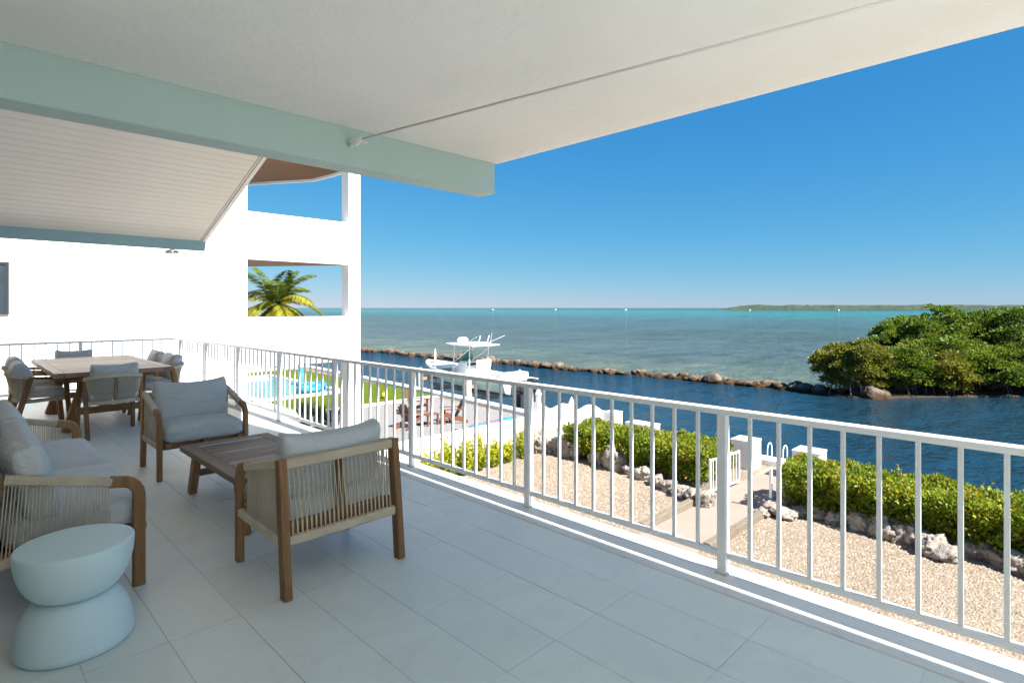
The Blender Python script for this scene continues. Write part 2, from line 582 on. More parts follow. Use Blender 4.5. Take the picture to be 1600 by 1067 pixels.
def link(name, me, parent=None, bevel=0.0, loc=None):
    o = bpy.data.objects.new(name, me)
    COL.objects.link(o)
    o.parent = parent
    if loc is not None:
        o.location = loc
    if bevel > 0:
        b = o.modifiers.new('bevel', 'BEVEL')
        b.width = bevel
        b.segments = 2
        b.limit_method = 'ANGLE'
        b.angle_limit = R(40)
    return o


def tag(o, label=None, cat=None, group=None, kind=None):
    for k, v in (('label', label), ('category', cat), ('group', group), ('kind', kind)):
        if v:
            o[k] = v
    return o


def thing(name, label, cat, loc=(0, 0, 0), rz=0.0, group=None):
    o = bpy.data.objects.new(name, None)
    COL.objects.link(o)
    o.location = loc
    o.rotation_euler = (0, 0, rz)
    return tag(o, label, cat, group)


def copy_tree(o, parent=None):
    n = o.copy()
    COL.objects.link(n)
    n.parent = parent
    for ch in [x for x in bpy.data.objects if x.parent == o]:
        copy_tree(ch, n)
    return n


def struct(o, label=None):
    o['kind'] = 'structure'
    if label:
        o['label'] = label
    return o


def leaf_mesh(name, mat, pos, dirs, ups, length, width, tint, fold=0.25):
    """one mesh of many pointed leaves; every argument is a numpy array over the leaves"""
    n = len(pos)
    d = dirs / np.linalg.norm(dirs, axis=1, keepdims=True)
    s = np.cross(d, ups)
    s /= (np.linalg.norm(s, axis=1, keepdims=True) + 1e-9)
    t = np.cross(s, d)
    L = length[:, None]
    W = width[:, None]
    v = np.empty((n, 4, 3))
    v[:, 0] = pos
    v[:, 1] = pos + d * L * 0.5 + s * W * 0.5 + t * W * fold
    v[:, 2] = pos + d * L
    v[:, 3] = pos + d * L * 0.5 - s * W * 0.5 + t * W * fold
    me = bpy.data.meshes.new(name)
    me.vertices.add(n * 4)
    me.vertices.foreach_set('co', v.reshape(-1))
    me.loops.add(n * 6)
    tri = np.array([0, 1, 2, 0, 2, 3])
    idx = (np.arange(n)[:, None] * 4 + tri[None, :]).reshape(-1).astype(np.int32)
    me.loops.foreach_set('vertex_index', idx)
    me.polygons.add(n * 2)
    me.polygons.foreach_set('loop_start', np.arange(0, n * 6, 3, dtype=np.int32))
    me.update(calc_edges=True)
    a = me.attributes.new('tint', 'FLOAT', 'POINT')
    a.data.foreach_set('value', np.repeat(tint, 4).astype(np.float32))
    me.materials.append(MATS[mat])
    me.validate()
    return me


def unit(n):
    v = rng.normal(size=(n, 3))
    return v / np.linalg.norm(v, axis=1, keepdims=True)


# ================================================================== the setting
# sea: one sheet to the horizon
def make_sea():
    m = MB()
    xs = [-30000, -200, 10, 60, 400, 3000, 30000]
    ys = [-30000, -3000, -300, -20, 80, 400, 3000, 30000]
    vs = [(x, y, WZ) for y in ys for x in xs]
    nx = len(xs)
    fs = [(j * nx + i, j * nx + i + 1, (j + 1) * nx + i + 1, (j + 1) * nx + i) for j in range(len(ys) - 1) for i in range(nx - 1)]
    m.add(vs, fs)
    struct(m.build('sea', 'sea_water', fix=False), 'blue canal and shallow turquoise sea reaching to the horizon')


make_sea()

SEAWALL = [(17.2, -60), (17.2, 13.5), (18.0, 20), (19.0, 33), (19.8, 47), (19.8, 60)]


def make_land():
    poly = [(-120, -60)] + SEAWALL + [(-120, 60)]
    struct(MB().prism(poly, GZ - 2.2, GZ).build('ground', 'gravel_ground'), 'beige crushed coral gravel yard around the house')


make_land()

# seawall cap
cap = MB()
for (x0, y0), (x1, y1) in zip(SEAWALL[:-1], SEAWALL[1:]):
    cap.bar((x0 - 0.02, y0, GZ + 0.03), (x1 - 0.02, y1, GZ + 0.03), 0.50, 0.26)
tag(cap.build('seawall', 'garden_wall_white', bevel=0.02), 'long white concrete seawall cap along the canal edge', 'seawall')


def sheet(name, mat, x0, x1, y0, y1, dz, label):
    return struct(MB().box(x0, x1, y0, y1, GZ - 0.05, GZ + dz).build(name, mat), label)


path = sheet('path', 'path_concrete', 3.6, 16.93, 5.03, 6.24, 0.012, 'pinkish concrete garden path leading to the dock')
sheet('lawn', 'turf', 10.9, 18.35, 23.9, 41.5, 0.02, 'bright green artificial lawn beside the neighbouring pool')
sheet('patio', 'grey_gravel', 8.5, 17.4, 15.2, 23.2, 0.010, 'grey gravel patio with red wooden chairs')
sheet('pavement', 'patio_white', 8.5, 17.9, 23.2, 23.9, 0.03, 'pale concrete strip between lawn and grey gravel')
sheet('pool_terrace', 'patio_white', 3.0, 10.9, 23.9, 41.5, 0.035, 'white paved terrace beside the pool')


# pebbles lying on the yard
def make_pebbles():
    n = 52000
    # denser close to the house
    x = rng.uniform(3.3, 13.2, n)
    y = rng.uniform(-2.5, 12.3, n)
    keep = ~((y > 4.85) & (y < 6.45))
    # drop what lies outside the view wedge
    u = (x - y) / (x + y + 1e-6)
    keep &= (u < 1.0) & (u > -0.75)
    x, y = x[keep], y[keep]
    n = len(x)
    s = rng.uniform(0.012, 0.030, n)
    base = np.array([(1, 0, 0), (0.3, 0.95, 0.1), (-0.85, 0.5, 0), (-0.6, -0.8, 0.1), (0.5, -0.85, 0), (0.05, 0.05, 0.75)])
    fcs = np.array([(0, 1, 5), (1, 2, 5), (2, 3, 5), (3, 4, 5), (4, 0, 5)])
    ang = rng.uniform(0, 2 * np.pi, n)
    ca, sa = np.cos(ang), np.sin(ang)
    sh = rng.uniform(0.6, 1.3, (n, 6, 1))
    b = base[None] * sh
    px = (b[:, :, 0] * ca[:, None] - b[:, :, 1] * sa[:, None]) * s[:, None] + x[:, None]
    py = (b[:, :, 0] * sa[:, None] + b[:, :, 1] * ca[:, None]) * s[:, None] + y[:, None]
    pz = b[:, :, 2] * s[:, None] + GZ - 0.002
    co = np.stack([px, py, pz], -1)
    me = bpy.data.meshes.new('gravel')
    me.vertices.add(n * 6)
    me.vertices.foreach_set('co', co.reshape(-1))
    me.loops.add(n * 15)
    me.loops.foreach_set('vertex_index', (np.arange(n)[:, None] * 6 + fcs.reshape(-1)[None]).reshape(-1).astype(np.int32))
    me.polygons.add(n * 5)
    me.polygons.foreach_set('loop_start', np.arange(0, n * 15, 3, dtype=np.int32))
    me.update(calc_edges=True)
    a = me.attributes.new('tint', 'FLOAT', 'POINT')
    a.data.foreach_set('value', np.repeat(rng.uniform(0, 1, n), 6).astype(np.float32))
    me.materials.append(MATS['pebble'])
    o = link('gravel', me)
    tag(o, 'loose beige gravel pebbles covering the garden yard', 'gravel', kind='stuff')


make_pebbles()

# ------------------------------------------------------------------ our terrace: slab, tiles, ceiling, beam, pitched soffit
XL = -1.3      # house wall
XE = 3.21      # slab edge
YB = -8.0  # floor extended out of view, its sunlit part bounces light onto the ceiling
YR = -3.4      # unseen roof end, set short so sun reaches the floor behind the camera
YE = 12.12
deck = struct(MB().box(XL, XE, YB, YE, -0.32, -0.0025).build('deck', 'grout'), 'pale grey tiled upper terrace floor')
TW, TL, GAP, GAPX = 0.31, 0.61, 0.0030, 0.0011
tile_me = {}
rest = MB()
cols = [1.32 + TW * k for k in range(-9, 5)]          # left edges; last ends at 2.87
y_first = 2.88 - TL * 17
seen = 0
tm = MB().box(GAP / 2, TW - GAP / 2, GAPX / 2, TL - GAPX / 2, -0.012, 0.0).mesh('tile', 'deck_tile')
for x in cols:
    for j in range(0, 44):
        y = y_first + TL * j
        if y + TL > YE - 0.05:
            break
        u = (x + TW / 2 - y - TL / 2)
        in_view = x > -0.35 and y > -0.4
        if in_view and seen < 298:
            o = link('tile', tm, deck, loc=(x, y, random.uniform(-0.0008, 0.0008)))
            o.rotation_euler = (random.uniform(-.0006, .0006), random.uniform(-.0009, .0009), 0)
            seen += 1
        else:
            rest.box(x + GAP / 2, x + TW - GAP / 2, y + GAPX / 2, y + TL - GAPX / 2, -0.012, 0.0)
o = rest.build('tile_field', 'deck_tile', deck, fix=False)
o['kind'] = 'stuff'
# edge strip under the railing
MB().box(2.563 + TW + 0.004, XE + 0.012, YB, YE + 0.012, -0.34, 0.004).build('edge_strip', 'deck_edge', deck, bevel=0.008)
MB().box(XL, 2.87, 11.9, YE + 0.012, -0.34, 0.003).build('edge_strip', 'deck_edge', deck, bevel=0.008)
MB().box(XL, XE - 0.3, YB + 0.2, YE - 0.3, GZ, -0.33).build('house_base_wall', 'house_white', deck)

CZ = 2.69
ceil = struct(MB().box(XL, 3.225, YR, 3.405, CZ, CZ + 0.26).build('ceiling', 'ceiling_plaster', bevel=0.012), 'rough white plaster ceiling slab over the terrace')
beam = MB().box(XL, 3.205, 3.405, 3.595, 2.44, CZ + 0.25).build('beam', 'beam_green', bevel=0.010)
struct(beam, 'pale green painted concrete beam crossing the ceiling')
struct(MB().box(XL - 0.25, XL, YB, YE - 0.3, -0.3, 6.2).build('wall_left', 'house_white'), 'white wall of the house along the terrace')
wall = bpy.data.objects['wall_left']
for k in range(5):  # unseen glass doors, added to darken the house side of the terrace
    y0 = -3.2 + k * 3.0
    fr = MB()
    fr.box(XL - 0.01, XL + 0.03, y0, y0 + 2.7, 0.0, 0.06).box(XL - 0.01, XL + 0.03, y0, y0 + 2.7, 2.14, 2.2)
    for q in (0, 1.31, 2.63):
        fr.box(XL - 0.01, XL + 0.03, y0 + q, y0 + q + 0.07, 0.061, 2.139)
    d_ = fr.build('added_dark_door', 'boat_black', wall)
    for q in (0.07, 1.38):
        MB().box(XL - 0.005, XL + 0.012, y0 + q + 0.001, y0 + q + 1.239, 0.062, 2.138).build('added_dark_pane', 'window_dark', d_)
struct(MB().box(XL, 3.205, 3.41, 3.59, CZ + 0.262, 5.45).build('sun_block_wall', 'house_white'), 'unseen white wall over the beam, added to block the sun')  # out of view, added to keep sun from entering above the slab

# pitched roof: underside falls away from the beam to a far eave
EY, EZ, SL = 10.82, 2.67, 0.362
RX = 3.17


def roof_z(y):
    return EZ + SL * (EY - y)


ang = math.atan(SL)
roof = bpy.data.objects.new('roof', None)
COL.objects.link(roof)
struct(roof, 'pitched terrace roof lined with white boards')
roof.location = (0, EY, EZ)
roof.rotation_euler = (-ang, 0, 0)
LEN = (EY - 3.3) / math.cos(ang)
MB().box(XL, RX, -LEN, 0.0, 0.028, 0.20).build('roof_deck', 'dark_gap', roof)
bw = 0.135
k = 0
bme = MB().box(XL, RX - 0.07, -bw + 0.0045, 0, 0.0, 0.026).mesh('board', 'soffit_white')
while (k + 1) * bw < LEN:
    o = link('board', bme, roof, bevel=0.003, loc=(0, -k * bw, random.uniform(-0.0008, 0.0008)))
    k += 1
MB().box(RX - 0.062, RX - 0.040, -LEN, 0.0, -0.008, 0.03).build('rake_trim', 'trim_white', roof, bevel=0.003)
MB().box(RX - 0.030, RX + 0.03, -LEN, 0.0, -0.02, 0.215).build('rake_board', 'trim_white', roof, bevel=0.004)
MB().box(XL, RX + 0.035, EY, EY + 0.05, EZ - 0.175, EZ + 0.19).build('eave_fascia', 'fascia_blue', bevel=0.004)
bpy.data.objects['eave_fascia'].parent = roof
bpy.data.objects['eave_fascia'].matrix_parent_inverse = (Matrix.Translation((0, EY, EZ)) @ Matrix.Rotation(-ang, 4, 'X')).inverted()

# floodlight under the eave
fl = thing('floodlight', 'small grey round floodlight hanging under the blue eave board', 'floodlight', (2.68, EY + 0.03, EZ - 0.175))
MB().lathe([(0.035, 0.0), (0.035, -0.02)], 14).build('mount', 'metal_grey', fl, smooth=False)
b_ = MB()
b_.lathe([(0.02, -0.015), (0.05, -0.035), (0.062, -0.06), (0.058, -0.075), (0.03, -0.078)], 16, -0.05)
b_.build('lamp_head', 'metal_grey', fl, smooth=True)
b_ = MB()
b_.lathe([(0.02, -0.015), (0.04, -0.03), (0.05, -0.055), (0.045, -0.066), (0.02, -0.068)], 16, 0.06)
b_.build('lamp_head', 'metal_grey', fl, smooth=True)

# cable from the beam running under the ceiling
cb = thing('cable', 'thin white cable strung from beam hook along ceiling', 'cable', (1.874, 3.405, 2.585))
pts = [Vector((0, -0.16, -0.001)), Vector((0.556, -2.93, 0.036)), Vector((0.98, -5.0, 0.062))]
MB().tube(pts, 0.0072, 8).build('line', 'cable_white', cb, smooth=True)
MB().tube([(0, 0.004, 0.0), (0, -0.05, 0.0)], 0.012, 8).build('hook', 'metal_grey', cb, smooth=True)
kn = MB()
kn.tube([(0.0, -0.035, 0.0), (0.004, -0.09, -0.006), (0, -0.165, 0)], [0.022, 0.026, 0.013], 10)
kn.tube([(0.01, -0.11, -0.01), (0.035, -0.18, -0.022)], [0.006, 0.004], 6)
kn.tube([(0.0, -0.06, -0.02), (-0.02, -0.055, -0.04)], [0.007, 0.004], 6)
kn.build('knot', 'cable_white', cb, smooth=True)


# ------------------------------------------------------------------ railing
def make_railing():
    r = thing('deck_railing', 'white metal railing with square balusters around the terrace edge', 'railing', (3.1, 0, 0.004))
    ys = [1.41 + 1.513 * k for k in range(-6, 8)]
    yc = ys[-1]
    H0, H1 = 0.895, 0.931
    MB().box(-0.028, 0.028, ys[0], yc + 0.028, H0, H1).build('top_rail', 'railing_white', r, bevel=0.005)
    MB().box(XL - 3.1, -0.03, yc - 0.028, yc + 0.028, H0, H1 - 0.001).build('top_rail', 'railing_white', r, bevel=0.005)
    post = MB().box(-0.026, 0.026, -0.026, 0.026, 0.0, H0 + 0.002).mesh('post', 'railing_white')
    foot = MB().box(-0.034, 0.034, -0.034, 0.034, -0.001, 0.006).mesh('post_foot', 'metal_grey')
    bal = MB().box(-0.0098, 0.0098, -0.0098, 0.0098, 0.118, H0 + 0.002).mesh('baluster', 'railing_white')
    br = MB().box(-0.016, 0.016, 0.024, 1.513 - 0.024, 0.088, 0.122).mesh('bottom_rail', 'railing_white')
    for i, y in enumerate(ys):
        p = link('post', post, r, 0.004, (0, y, 0))
        link('post_foot', foot, p)
        if i < len(ys) - 1:
            link('bottom_rail', br, r, 0.003, (0, y, 0))
            for j in range(1, 10):
                o = link('baluster', bal, r, 0.0015, (0, y + 0.1513 * j, 0))
                o.rotation_euler = (0, 0, random.uniform(-.02, .02))
    # return along the far end
    x = 0.0
    br2 = MB().box(-1.513 + 0.024, -0.024, -0.016, 0.016, 0.088, 0.122).mesh('bottom_rail', 'railing_white')
    for i in range(3):
        if i:
            p = link('post', post, r, 0.004, (x, yc, 0))
            link('post_foot', foot, p)
        if i < 2:
            link('bottom_rail', br2, r, 0.003, (x, yc, 0))
            n = 9
        else:
            MB().box(XL - 3.1, x - 0.024, yc - 0.016, yc + 0.016, 0.088, 0.122).build('bottom_rail', 'railing_white', r, bevel=0.003)
            n = 8
        for j in range(1, n + 1):
            link('baluster', bal, r, 0.0015, (x - 0.1513 * j, yc, 0))
        x -= 1.513
    return r


make_railing()


# ================================================================== furniture
def cushion(w, d, h, puff=0.035, ears=0.0, n=14, seed=0, sag=0.0):
    """soft box centred on the origin, w along x, d along y, h along z"""
    bm = bmesh.new()
    bmesh.ops.create_cube(bm, size=2.0)
    bmesh.ops.subdivide_edges(bm, edges=bm.edges, cuts=n, use_grid_fill=True)
    rd = 0.30
    for v in bm.verts:
        p = v.co.copy()
        x, y, z = p
        # rounded edges: shrink where two faces meet
        ax, ay, az = abs(x), abs(y), abs(z)

        def soft(a, b, c_):
            k = max(b, c_)
            return 1.0 - 0.045 * max(0.0, (k - 0.82) / 0.18) ** 2
        hx, hy, hz = w / 2, d / 2, h / 2
        q = Vector((x * hx, y * hy, z * hz))
        r = min(hx, hy, hz) * 0.75
        inner = Vector((max(-hx + r, min(hx - r, q.x)), max(-hy + r, min(hy - r, q.y)), max(-hz + r, min(hz - r, q.z))))
        dl = q - inner
        if dl.length > 1e-6:
            q = inner + dl.normalized() * min(r, max(abs(dl.x), abs(dl.y), abs(dl.z)))
        # puff on the two wide faces
        small = min((w, 0), (d, 1), (h, 2))[1]
        if small == 2:
            f = (1 - x * x) * (1 - y * y)
            q.z += math.copysign(puff * f, z) * (1 if z > 0 else 0.35) - sag * f
        elif small == 1:
            f = (1 - x * x) * (1 - z * z)
            q.y += math.copysign(puff * f, y)
            q.z -= sag * (1 - x * x) * max(0, z) ** 2
            q.z += ears * (ax ** 6) * max(0, z) ** 3
        nz = mnoise.noise(Vector((q.x * 7 + seed * 11, q.y * 7, q.z * 7)))
        q += q.normalized() * nz * 0.006
        v.co = q
    mb = MB()
    bm.verts.index_update()
    mb.v = [tuple(v.co) for v in bm.verts]
    mb.f = [tuple(v.index for v in f.verts) for f in bm.faces]
    bm.free()
    return mb


def place(mb, M):
    mb.v = [tuple(M @ Vector(v)) for v in mb.v]
    return mb


def wrapped(path, a, b, pitch=0.0075, ridge=0.0018):
    """rail with rope wound round it"""
    path = [Vector(p) for p in path]
    pts, rad = [], []
    for p, q in zip(path[:-1], path[1:]):
        L = (q - p).length
        n = max(2, int(L / pitch) * 2)
        for i in range(n):
            pts.append(p.lerp(q, i / n))
            rad.append(1.0 if i % 2 else 1.0 - ridge / max(a, b) * 2.0)
    pts.append(path[-1])
    rad.append(1.0)
    return MB().tube(pts, rad, 8, True, (a, b))


def lounge(name, label, W, nseat, group=None, seed=0):
    """rope-sided armchair or sofa, faces +y, origin on the floor at its centre"""
    t = thing(name, label, 'chair' if nseat == 1 else 'sofa', group=group)
    hx = W / 2 - 0.025
    yf, yr0, yr1 = 0.30, -0.345, -0.275
    zr, zf = 0.695, 0.575
    for s in (-1, 1):
        x = s * hx
        # front leg with a rounded knee into the arm
        pth = [(x, yf, 0.0), (x, yf, 0.30), (x, yf, 0.49)]
        for k in range(1, 6):
            a = k / 5 * math.pi / 2
            pth.append((x, yf - 0.085 * (1 - math.cos(a)), 0.49 + 0.085 * math.sin(a)))
        pth.append((x, yf - 0.13, 0.583))
        MB().tube(pth, 1.0, 12, True, (0.021, 0.030)).build('leg', 'teak_z', t, smooth=False, bevel=0.0)
        # rear leg, splayed back at the floor
        MB().bar((x, yr0, 0.0), (x, yr1, zr + 0.012), 0.044, 0.062, (0, 1, 0), 0.044, 0.055).build('leg', 'teak_z', t, bevel=0.005)
        # arm rail wound with rope
        wrapped([(x, yf - 0.125, 0.583), (x, yr1 + 0.03, zr - 0.012)], 0.026, 0.024).build('arm_rail', 'rope', t, smooth=False)
        wrapped([(x, yf - 0.022, 0.292), (x, yr0 + 0.06, 0.285)], 0.020, 0.026).build('side_rail', 'rope', t)
        # side ropes
        mb = MB()
        n = 32
        for i in range(n):
            f = i / (n - 1)
            yt = (yf - 0.135) + f * ((yr1 + 0.035) - (yf - 0.135))
            yb = (yf - 0.075 - 0.05) + f * ((yr0 + 0.075) - (yf - 0.125))
            zt = 0.585 + (0.685 - 0.585) * f - 0.015
            xo = s * 0.006 * (1 if i % 2 else -1)
            mb.tube([(x + xo, yt, zt), (x + xo, yb, 0.30)], 0.0031, 5, False)
        tag(mb.build('rope_side', 'rope', t, smooth=True, fix=False), kind='stuff')
    # back
    wrapped([(-hx + 0.02, yr1, zr - 0.018), (hx - 0.02, yr1, zr - 0.018)], 0.022, 0.028).build('back_rail', 'rope', t)
    wrapped([(-hx + 0.02, yr0 + 0.035, 0.285), (hx - 0.02, yr0 + 0.035, 0.285)], 0.022, 0.027).build('lower_back_rail', 'rope', t)
    mb = MB()
    n = int((W - 0.14) / 0.0125)
    for i in range(n):
        f = i / (n - 1)
        xt = -hx + 0.045 + f * 2 * (hx - 0.045)
        lean = 0.012 * (1 if (i % 2) else -1) * (1 - f * 0.2)
        yo = 0.007 * (1 if i % 2 else -1)
        mb.tube([(xt + lean, yr1 + yo, zr - 0.03), (xt - lean * 0.3, yr0 + 0.035 + yo, 0.29)], 0.0031, 5, False)
    tag(mb.build('rope_back', 'rope', t, smooth=True, fix=False), kind='stuff')
    for k in range(nseat):
        xm = 0 if nseat == 1 else (-1 + 2 * k) * W / 4
        MB().bar((xm, yr0 + 0.06, 0.27), (xm, yr1 + 0.032, zr - 0.03), 0.045, 0.022, (0, 1, 0)).build('back_slat', 'teak_z', t, bevel=0.003)
    # seat frame
    MB().box(-hx + 0.022, hx - 0.022, yf - 0.055, yf - 0.02, 0.255, 0.312).build('front_rail', 'teak_x', t, bevel=0.004)
    for k in range(2 + nseat):
        xx = -hx + 0.06 + k * (2 * hx - 0.12) / (1 + nseat)
        MB().box(xx - 0.022, xx + 0.022, yr0 + 0.06, yf + 0.045, 0.285, 0.318).build('seat_slat', 'teak_y', t, bevel=0.003)
    MB().box(-hx + 0.03, hx - 0.03, yr0 + 0.065, yf - 0.06, 0.268, 0.284).build('seat_base', 'teak_x', t)
    MB().box(-hx + 0.03, hx - 0.03, yr0 + 0.062, yr0 + 0.085, 0.285, 0.37).build('rear_rail', 'teak_x', t, bevel=0.003)
    cw = (2 * hx - 0.055) / nseat
    for k in range(nseat):
        xc = 0 if nseat == 1 else (-0.5 + k) * cw
        mb = cushion(cw - 0.006, 0.61, 0.150, 0.022, seed=seed + k)
        place(mb, Matrix.Translation((xc, 0.055, 0.318 + 0.072)))
        mb.build('seat_cushion', 'cushion_fabric', t, smooth=True, fix=False)
        bwid = cw - (0.02 if nseat == 1 else 0.01)
        mb = cushion(bwid, 0.14, 0.385, 0.032, 0.022, seed=seed + 5 + k, sag=0.024)
        place(mb, Matrix.Translation((xc, -0.128, 0.618)) @ Matrix.Rotation(R(13), 4, 'X'))
        mb.build('back_cushion', 'cushion_fabric', t, smooth=True, fix=False)
    return t


ca = lounge('club_chair', 'rope-backed teak armchair seen from behind, its back towards the open tiled floor', 0.74, 1, 'lounge armchairs', 1)
ca.location = (1.57, 3.215, 0)
ca.rotation_euler.z = R(0.5)
cbx = lounge('club_chair', 'teak armchair with grey-blue cushions facing the coffee table, in front of the dining set', 0.76, 1, 'lounge armchairs', 3)
cbx.location = (1.65, 5.90, 0)
cbx.rotation_euler.z = R(179)
sofa = lounge('sofa', 'two-seat rope and teak sofa with grey-blue cushions beside the round stool', 2.16, 2, None, 6)
sofa.location = (0.43, 4.65, 0)
sofa.rotation_euler.z = R(-90)


def table(name, label, x0, x1, y0, y1, H, th, border, nplank, matx, maty, legmat, dining):
    t = thing(name, label, 'table', ((x0 + x1) / 2, (y0 + y1) / 2, 0))
    a, b = (x1 - x0) / 2, (y1 - y0) / 2
    for s in (-1, 1):
        MB().box(s * a - (border if s > 0 else 0), s * a + (0 if s > 0 else border), -b, b, H - th, H).build('edge_board', maty, t, bevel=0.003)
        MB().box(-a + border + 0.003, a - border - 0.003, s * b - (border if s > 0 else 0), s * b + (0 if s > 0 else border), H - th, H - 0.0006).build('edge_board', matx, t, bevel=0.003)
    ih = 2 * (b - border) - 0.006
    pw = ih / nplank
    pm = MB().box(-a + border + 0.004, a - border - 0.004, 0.0025, pw - 0.0025, H - th * 0.8, H - 0.001).mesh('plank', matx)
    for k in range(nplank):
        link('plank', pm, t, 0.002, (0, -b + border + 0.003 + k * pw, random.uniform(-0.0012, 0.0008)))
    if not dining:
        for s in (-1, 1):
            for r in (-1, 1):
                MB().bar((r * (a - 0.075), s * (b - 0.055), 0.0), (r * (a - 0.075), s * (b - 0.19), H - th), 0.055, 0.075, (0, 1, 0)).build('leg', legmat, t, bevel=0.006)
            MB().box(-a + 0.09, a - 0.09, s * (b - 0.13) - 0.02, s * (b - 0.13) + 0.02, 0.15, 0.20).build('stretcher', matx, t, bevel=0.004)
            MB().box(-a + 0.06, a - 0.06, s * (b - 0.19) - 0.03, s * (b - 0.19) + 0.03, H - th - 0.045, H - th).build('cross_rail', matx, t, bevel=0.004)
    else:
        for s in (-1, 1):
            for r in (-1, 1):
                MB().bar((r * (a - 0.16), s * (b - 0.42), 0.0), (r * (a - 0.34), s * (b - 0.42), H - th - 0.06), 0.10, 0.09, (0, 1, 0), 0.07, 0.09).build('leg', legmat, t, bevel=0.006)
            MB().box(-a + 0.2, a - 0.2, s * (b - 0.42) - 0.03, s * (b - 0.42) + 0.03, 0.20, 0.28).build('stretcher', 'teak_x', t, bevel=0.004)
            MB().box(-a + 0.12, a - 0.12, s * (b - 0.42) - 0.045, s * (b - 0.42) + 0.045, H - th - 0.07, H - th).build('cross_rail', 'teak_x', t, bevel=0.004)
            MB().bar((0, s * (b - 0.46), 0.26), (0, s * (b - 0.95), H - th - 0.03), 0.06, 0.06).build('brace', 'teak_y', t, bevel=0.004)
        MB().box(-0.035, 0.035, -b + 0.42, b - 0.42, 0.205, 0.275).build('stretcher', 'teak_y', t, bevel=0.004)
    return t


table('coffee_table', 'low weathered plank coffee table between the two armchairs', 1.32, 2.02, 3.84, 5.12, 0.385, 0.042, 0.095, 11, 'weathered_x', 'weathered_y', 'teak_z', False)
table('dining_table', 'large rectangular teak dining table with six chairs around it', 0.84, 2.03, 8.17, 10.68, 0.752, 0.055, 0.10, 20, 'dining_x', 'dining_y', 'teak_z', True)


def dining_chair(label):
    t = thing('dining_chair', label, 'chair', group='chairs around the dining table')
    hw = 0.275
    # four legs
    for s in (-1, 1):
        MB().bar((s * (hw + 0.005), 0.25, 0.0), (s * hw, 0.20, 0.635), 0.040, 0.05, (0, 1, 0)).build('leg', 'teak_z', t, bevel=0.005)
        MB().bar((s * (hw - 0.005), -0.30, 0.0), (s * (hw - 0.002), -0.13, 0.665), 0.042, 0.058, (0, 1, 0)).build('leg', 'teak_z', t, bevel=0.005)
        MB().bar((s * hw, 0.225, 0.645), (s * hw, -0.14, 0.672), 0.045, 0.032).build('armrest', 'teak_y', t, bevel=0.006)
        wrapped([(s * (hw - 0.03), 0.22, 0.405), (s * (hw - 0.03), -0.22, 0.395)], 0.018, 0.026).build('side_rail', 'rope', t)
    MB().box(-hw + 0.02, hw - 0.02, 0.195, 0.23, 0.375, 0.43).build('front_rail', 'teak_x', t, bevel=0.004)
    # U shaped back
    def arc(y0, ys, z0, z1, n=14, wx=hw):
        return [(-wx * math.cos(math.pi * i / n), y0 - ys * math.sin(math.pi * i / n) ** 0.7, z0 + (z1 - z0) * math.sin(math.pi * i / n)) for i in range(n + 1)]
    top = arc(-0.15, 0.17, 0.675, 0.715)
    low = arc(-0.12, 0.13, 0.405, 0.40, wx=hw - 0.03)
    wrapped(top, 0.017, 0.024, 0.012).build('back_rail', 'rope', t)
    wrapped(low, 0.017, 0.024, 0.012).build('lower_back_rail', 'rope', t)
    mb = MB()
    n = 52

    def samp(a, f):
        f = f * (len(a) - 1)
        i = min(int(f), len(a) - 2)
        return Vector(a[i]).lerp(Vector(a[i + 1]), f - i)
    for i in range(n):
        f = 0.03 + 0.94 * i / (n - 1)
        mb.tube([samp(top, f), samp(low, f)], 0.0034, 4, False)
    tag(mb.build('rope_back', 'rope', t, smooth=True, fix=False), kind='stuff')
    MB().bar((0, -0.235, 0.41), (0, -0.30, 0.69), 0.04, 0.02, (0, 1, 0)).build('back_slat', 'teak_z', t, bevel=0.003)
    mb = place(cushion(0.50, 0.46, 0.085, 0.015, seed=9), Matrix.Translation((0, 0.005, 0.468)))
    mb.build('seat_cushion', 'cushion_fabric', t, smooth=True, fix=False)
    mb = place(cushion(0.47, 0.13, 0.36, 0.045, 0.02, seed=12, sag=0.01), Matrix.Translation((0, -0.185, 0.665)) @ Matrix.Rotation(R(13), 4, 'X'))
    mb.build('back_cushion', 'cushion_fabric', t, smooth=True, fix=False)
    return t


dc = dining_chair('rope-backed dining chair at the table end nearest the lounge, its back to the armchair')
spots = [(1.375, 8.20, 1, None),
         (0.80, 8.98, -88, 'dining chair on the house side of the table, nearer the sofa'),
         (0.82, 9.93, -91, 'dining chair on the house side of the table, nearer the far railing'),
         (2.05, 9.12, 91, 'dining chair on the pool side of the table, nearer the armchair'),
         (2.04, 9.93, 88, 'dining chair on the pool side of the table, nearer the corner post'),
         (1.38, 10.82, 180, 'dining chair at the table end against the far railing')]
for i, (x, y, a, lb) in enumerate(spots):
    o = dc if i == 0 else copy_tree(dc)
    o.location = (x, y, 0)
    o.rotation_euler.z = R(a)
    if lb:
        o['label'] = lb


# hourglass stool
def make_stool():
    t = thing('stool', 'pale blue plaster hourglass stool standing by the sofa arm', 'stool', (0.405, 3.185, 0))
    prof = [(0.20, 0.0), (0.212, 0.003)] + [(0.108 + 0.112 * math.sqrt(max(0, 1 - (z / 0.212) ** 2)), 0.012 + z) for z in [0.212 * math.sin(k / 16 * math.pi / 2) for k in range(17)]]
    MB().lathe(prof, 72).build('base', 'stool_plaster', t, smooth=True)
    prof = [(0.108 + 0.113 * math.sqrt(max(0, 1 - (z / 0.215) ** 2)), 0.438 - z) for z in [0.215 * math.sin(k / 16 * math.pi / 2) for k in range(16, -1, -1)]]
    prof += [(0.2205, 0.443), (0.2175, 0.4475), (0.212, 0.4495), (0.19, 0.450), (0.02, 0.450)]
    MB().lathe(prof, 72).build('bowl', 'stool_plaster', t, smooth=True)


make_stool()


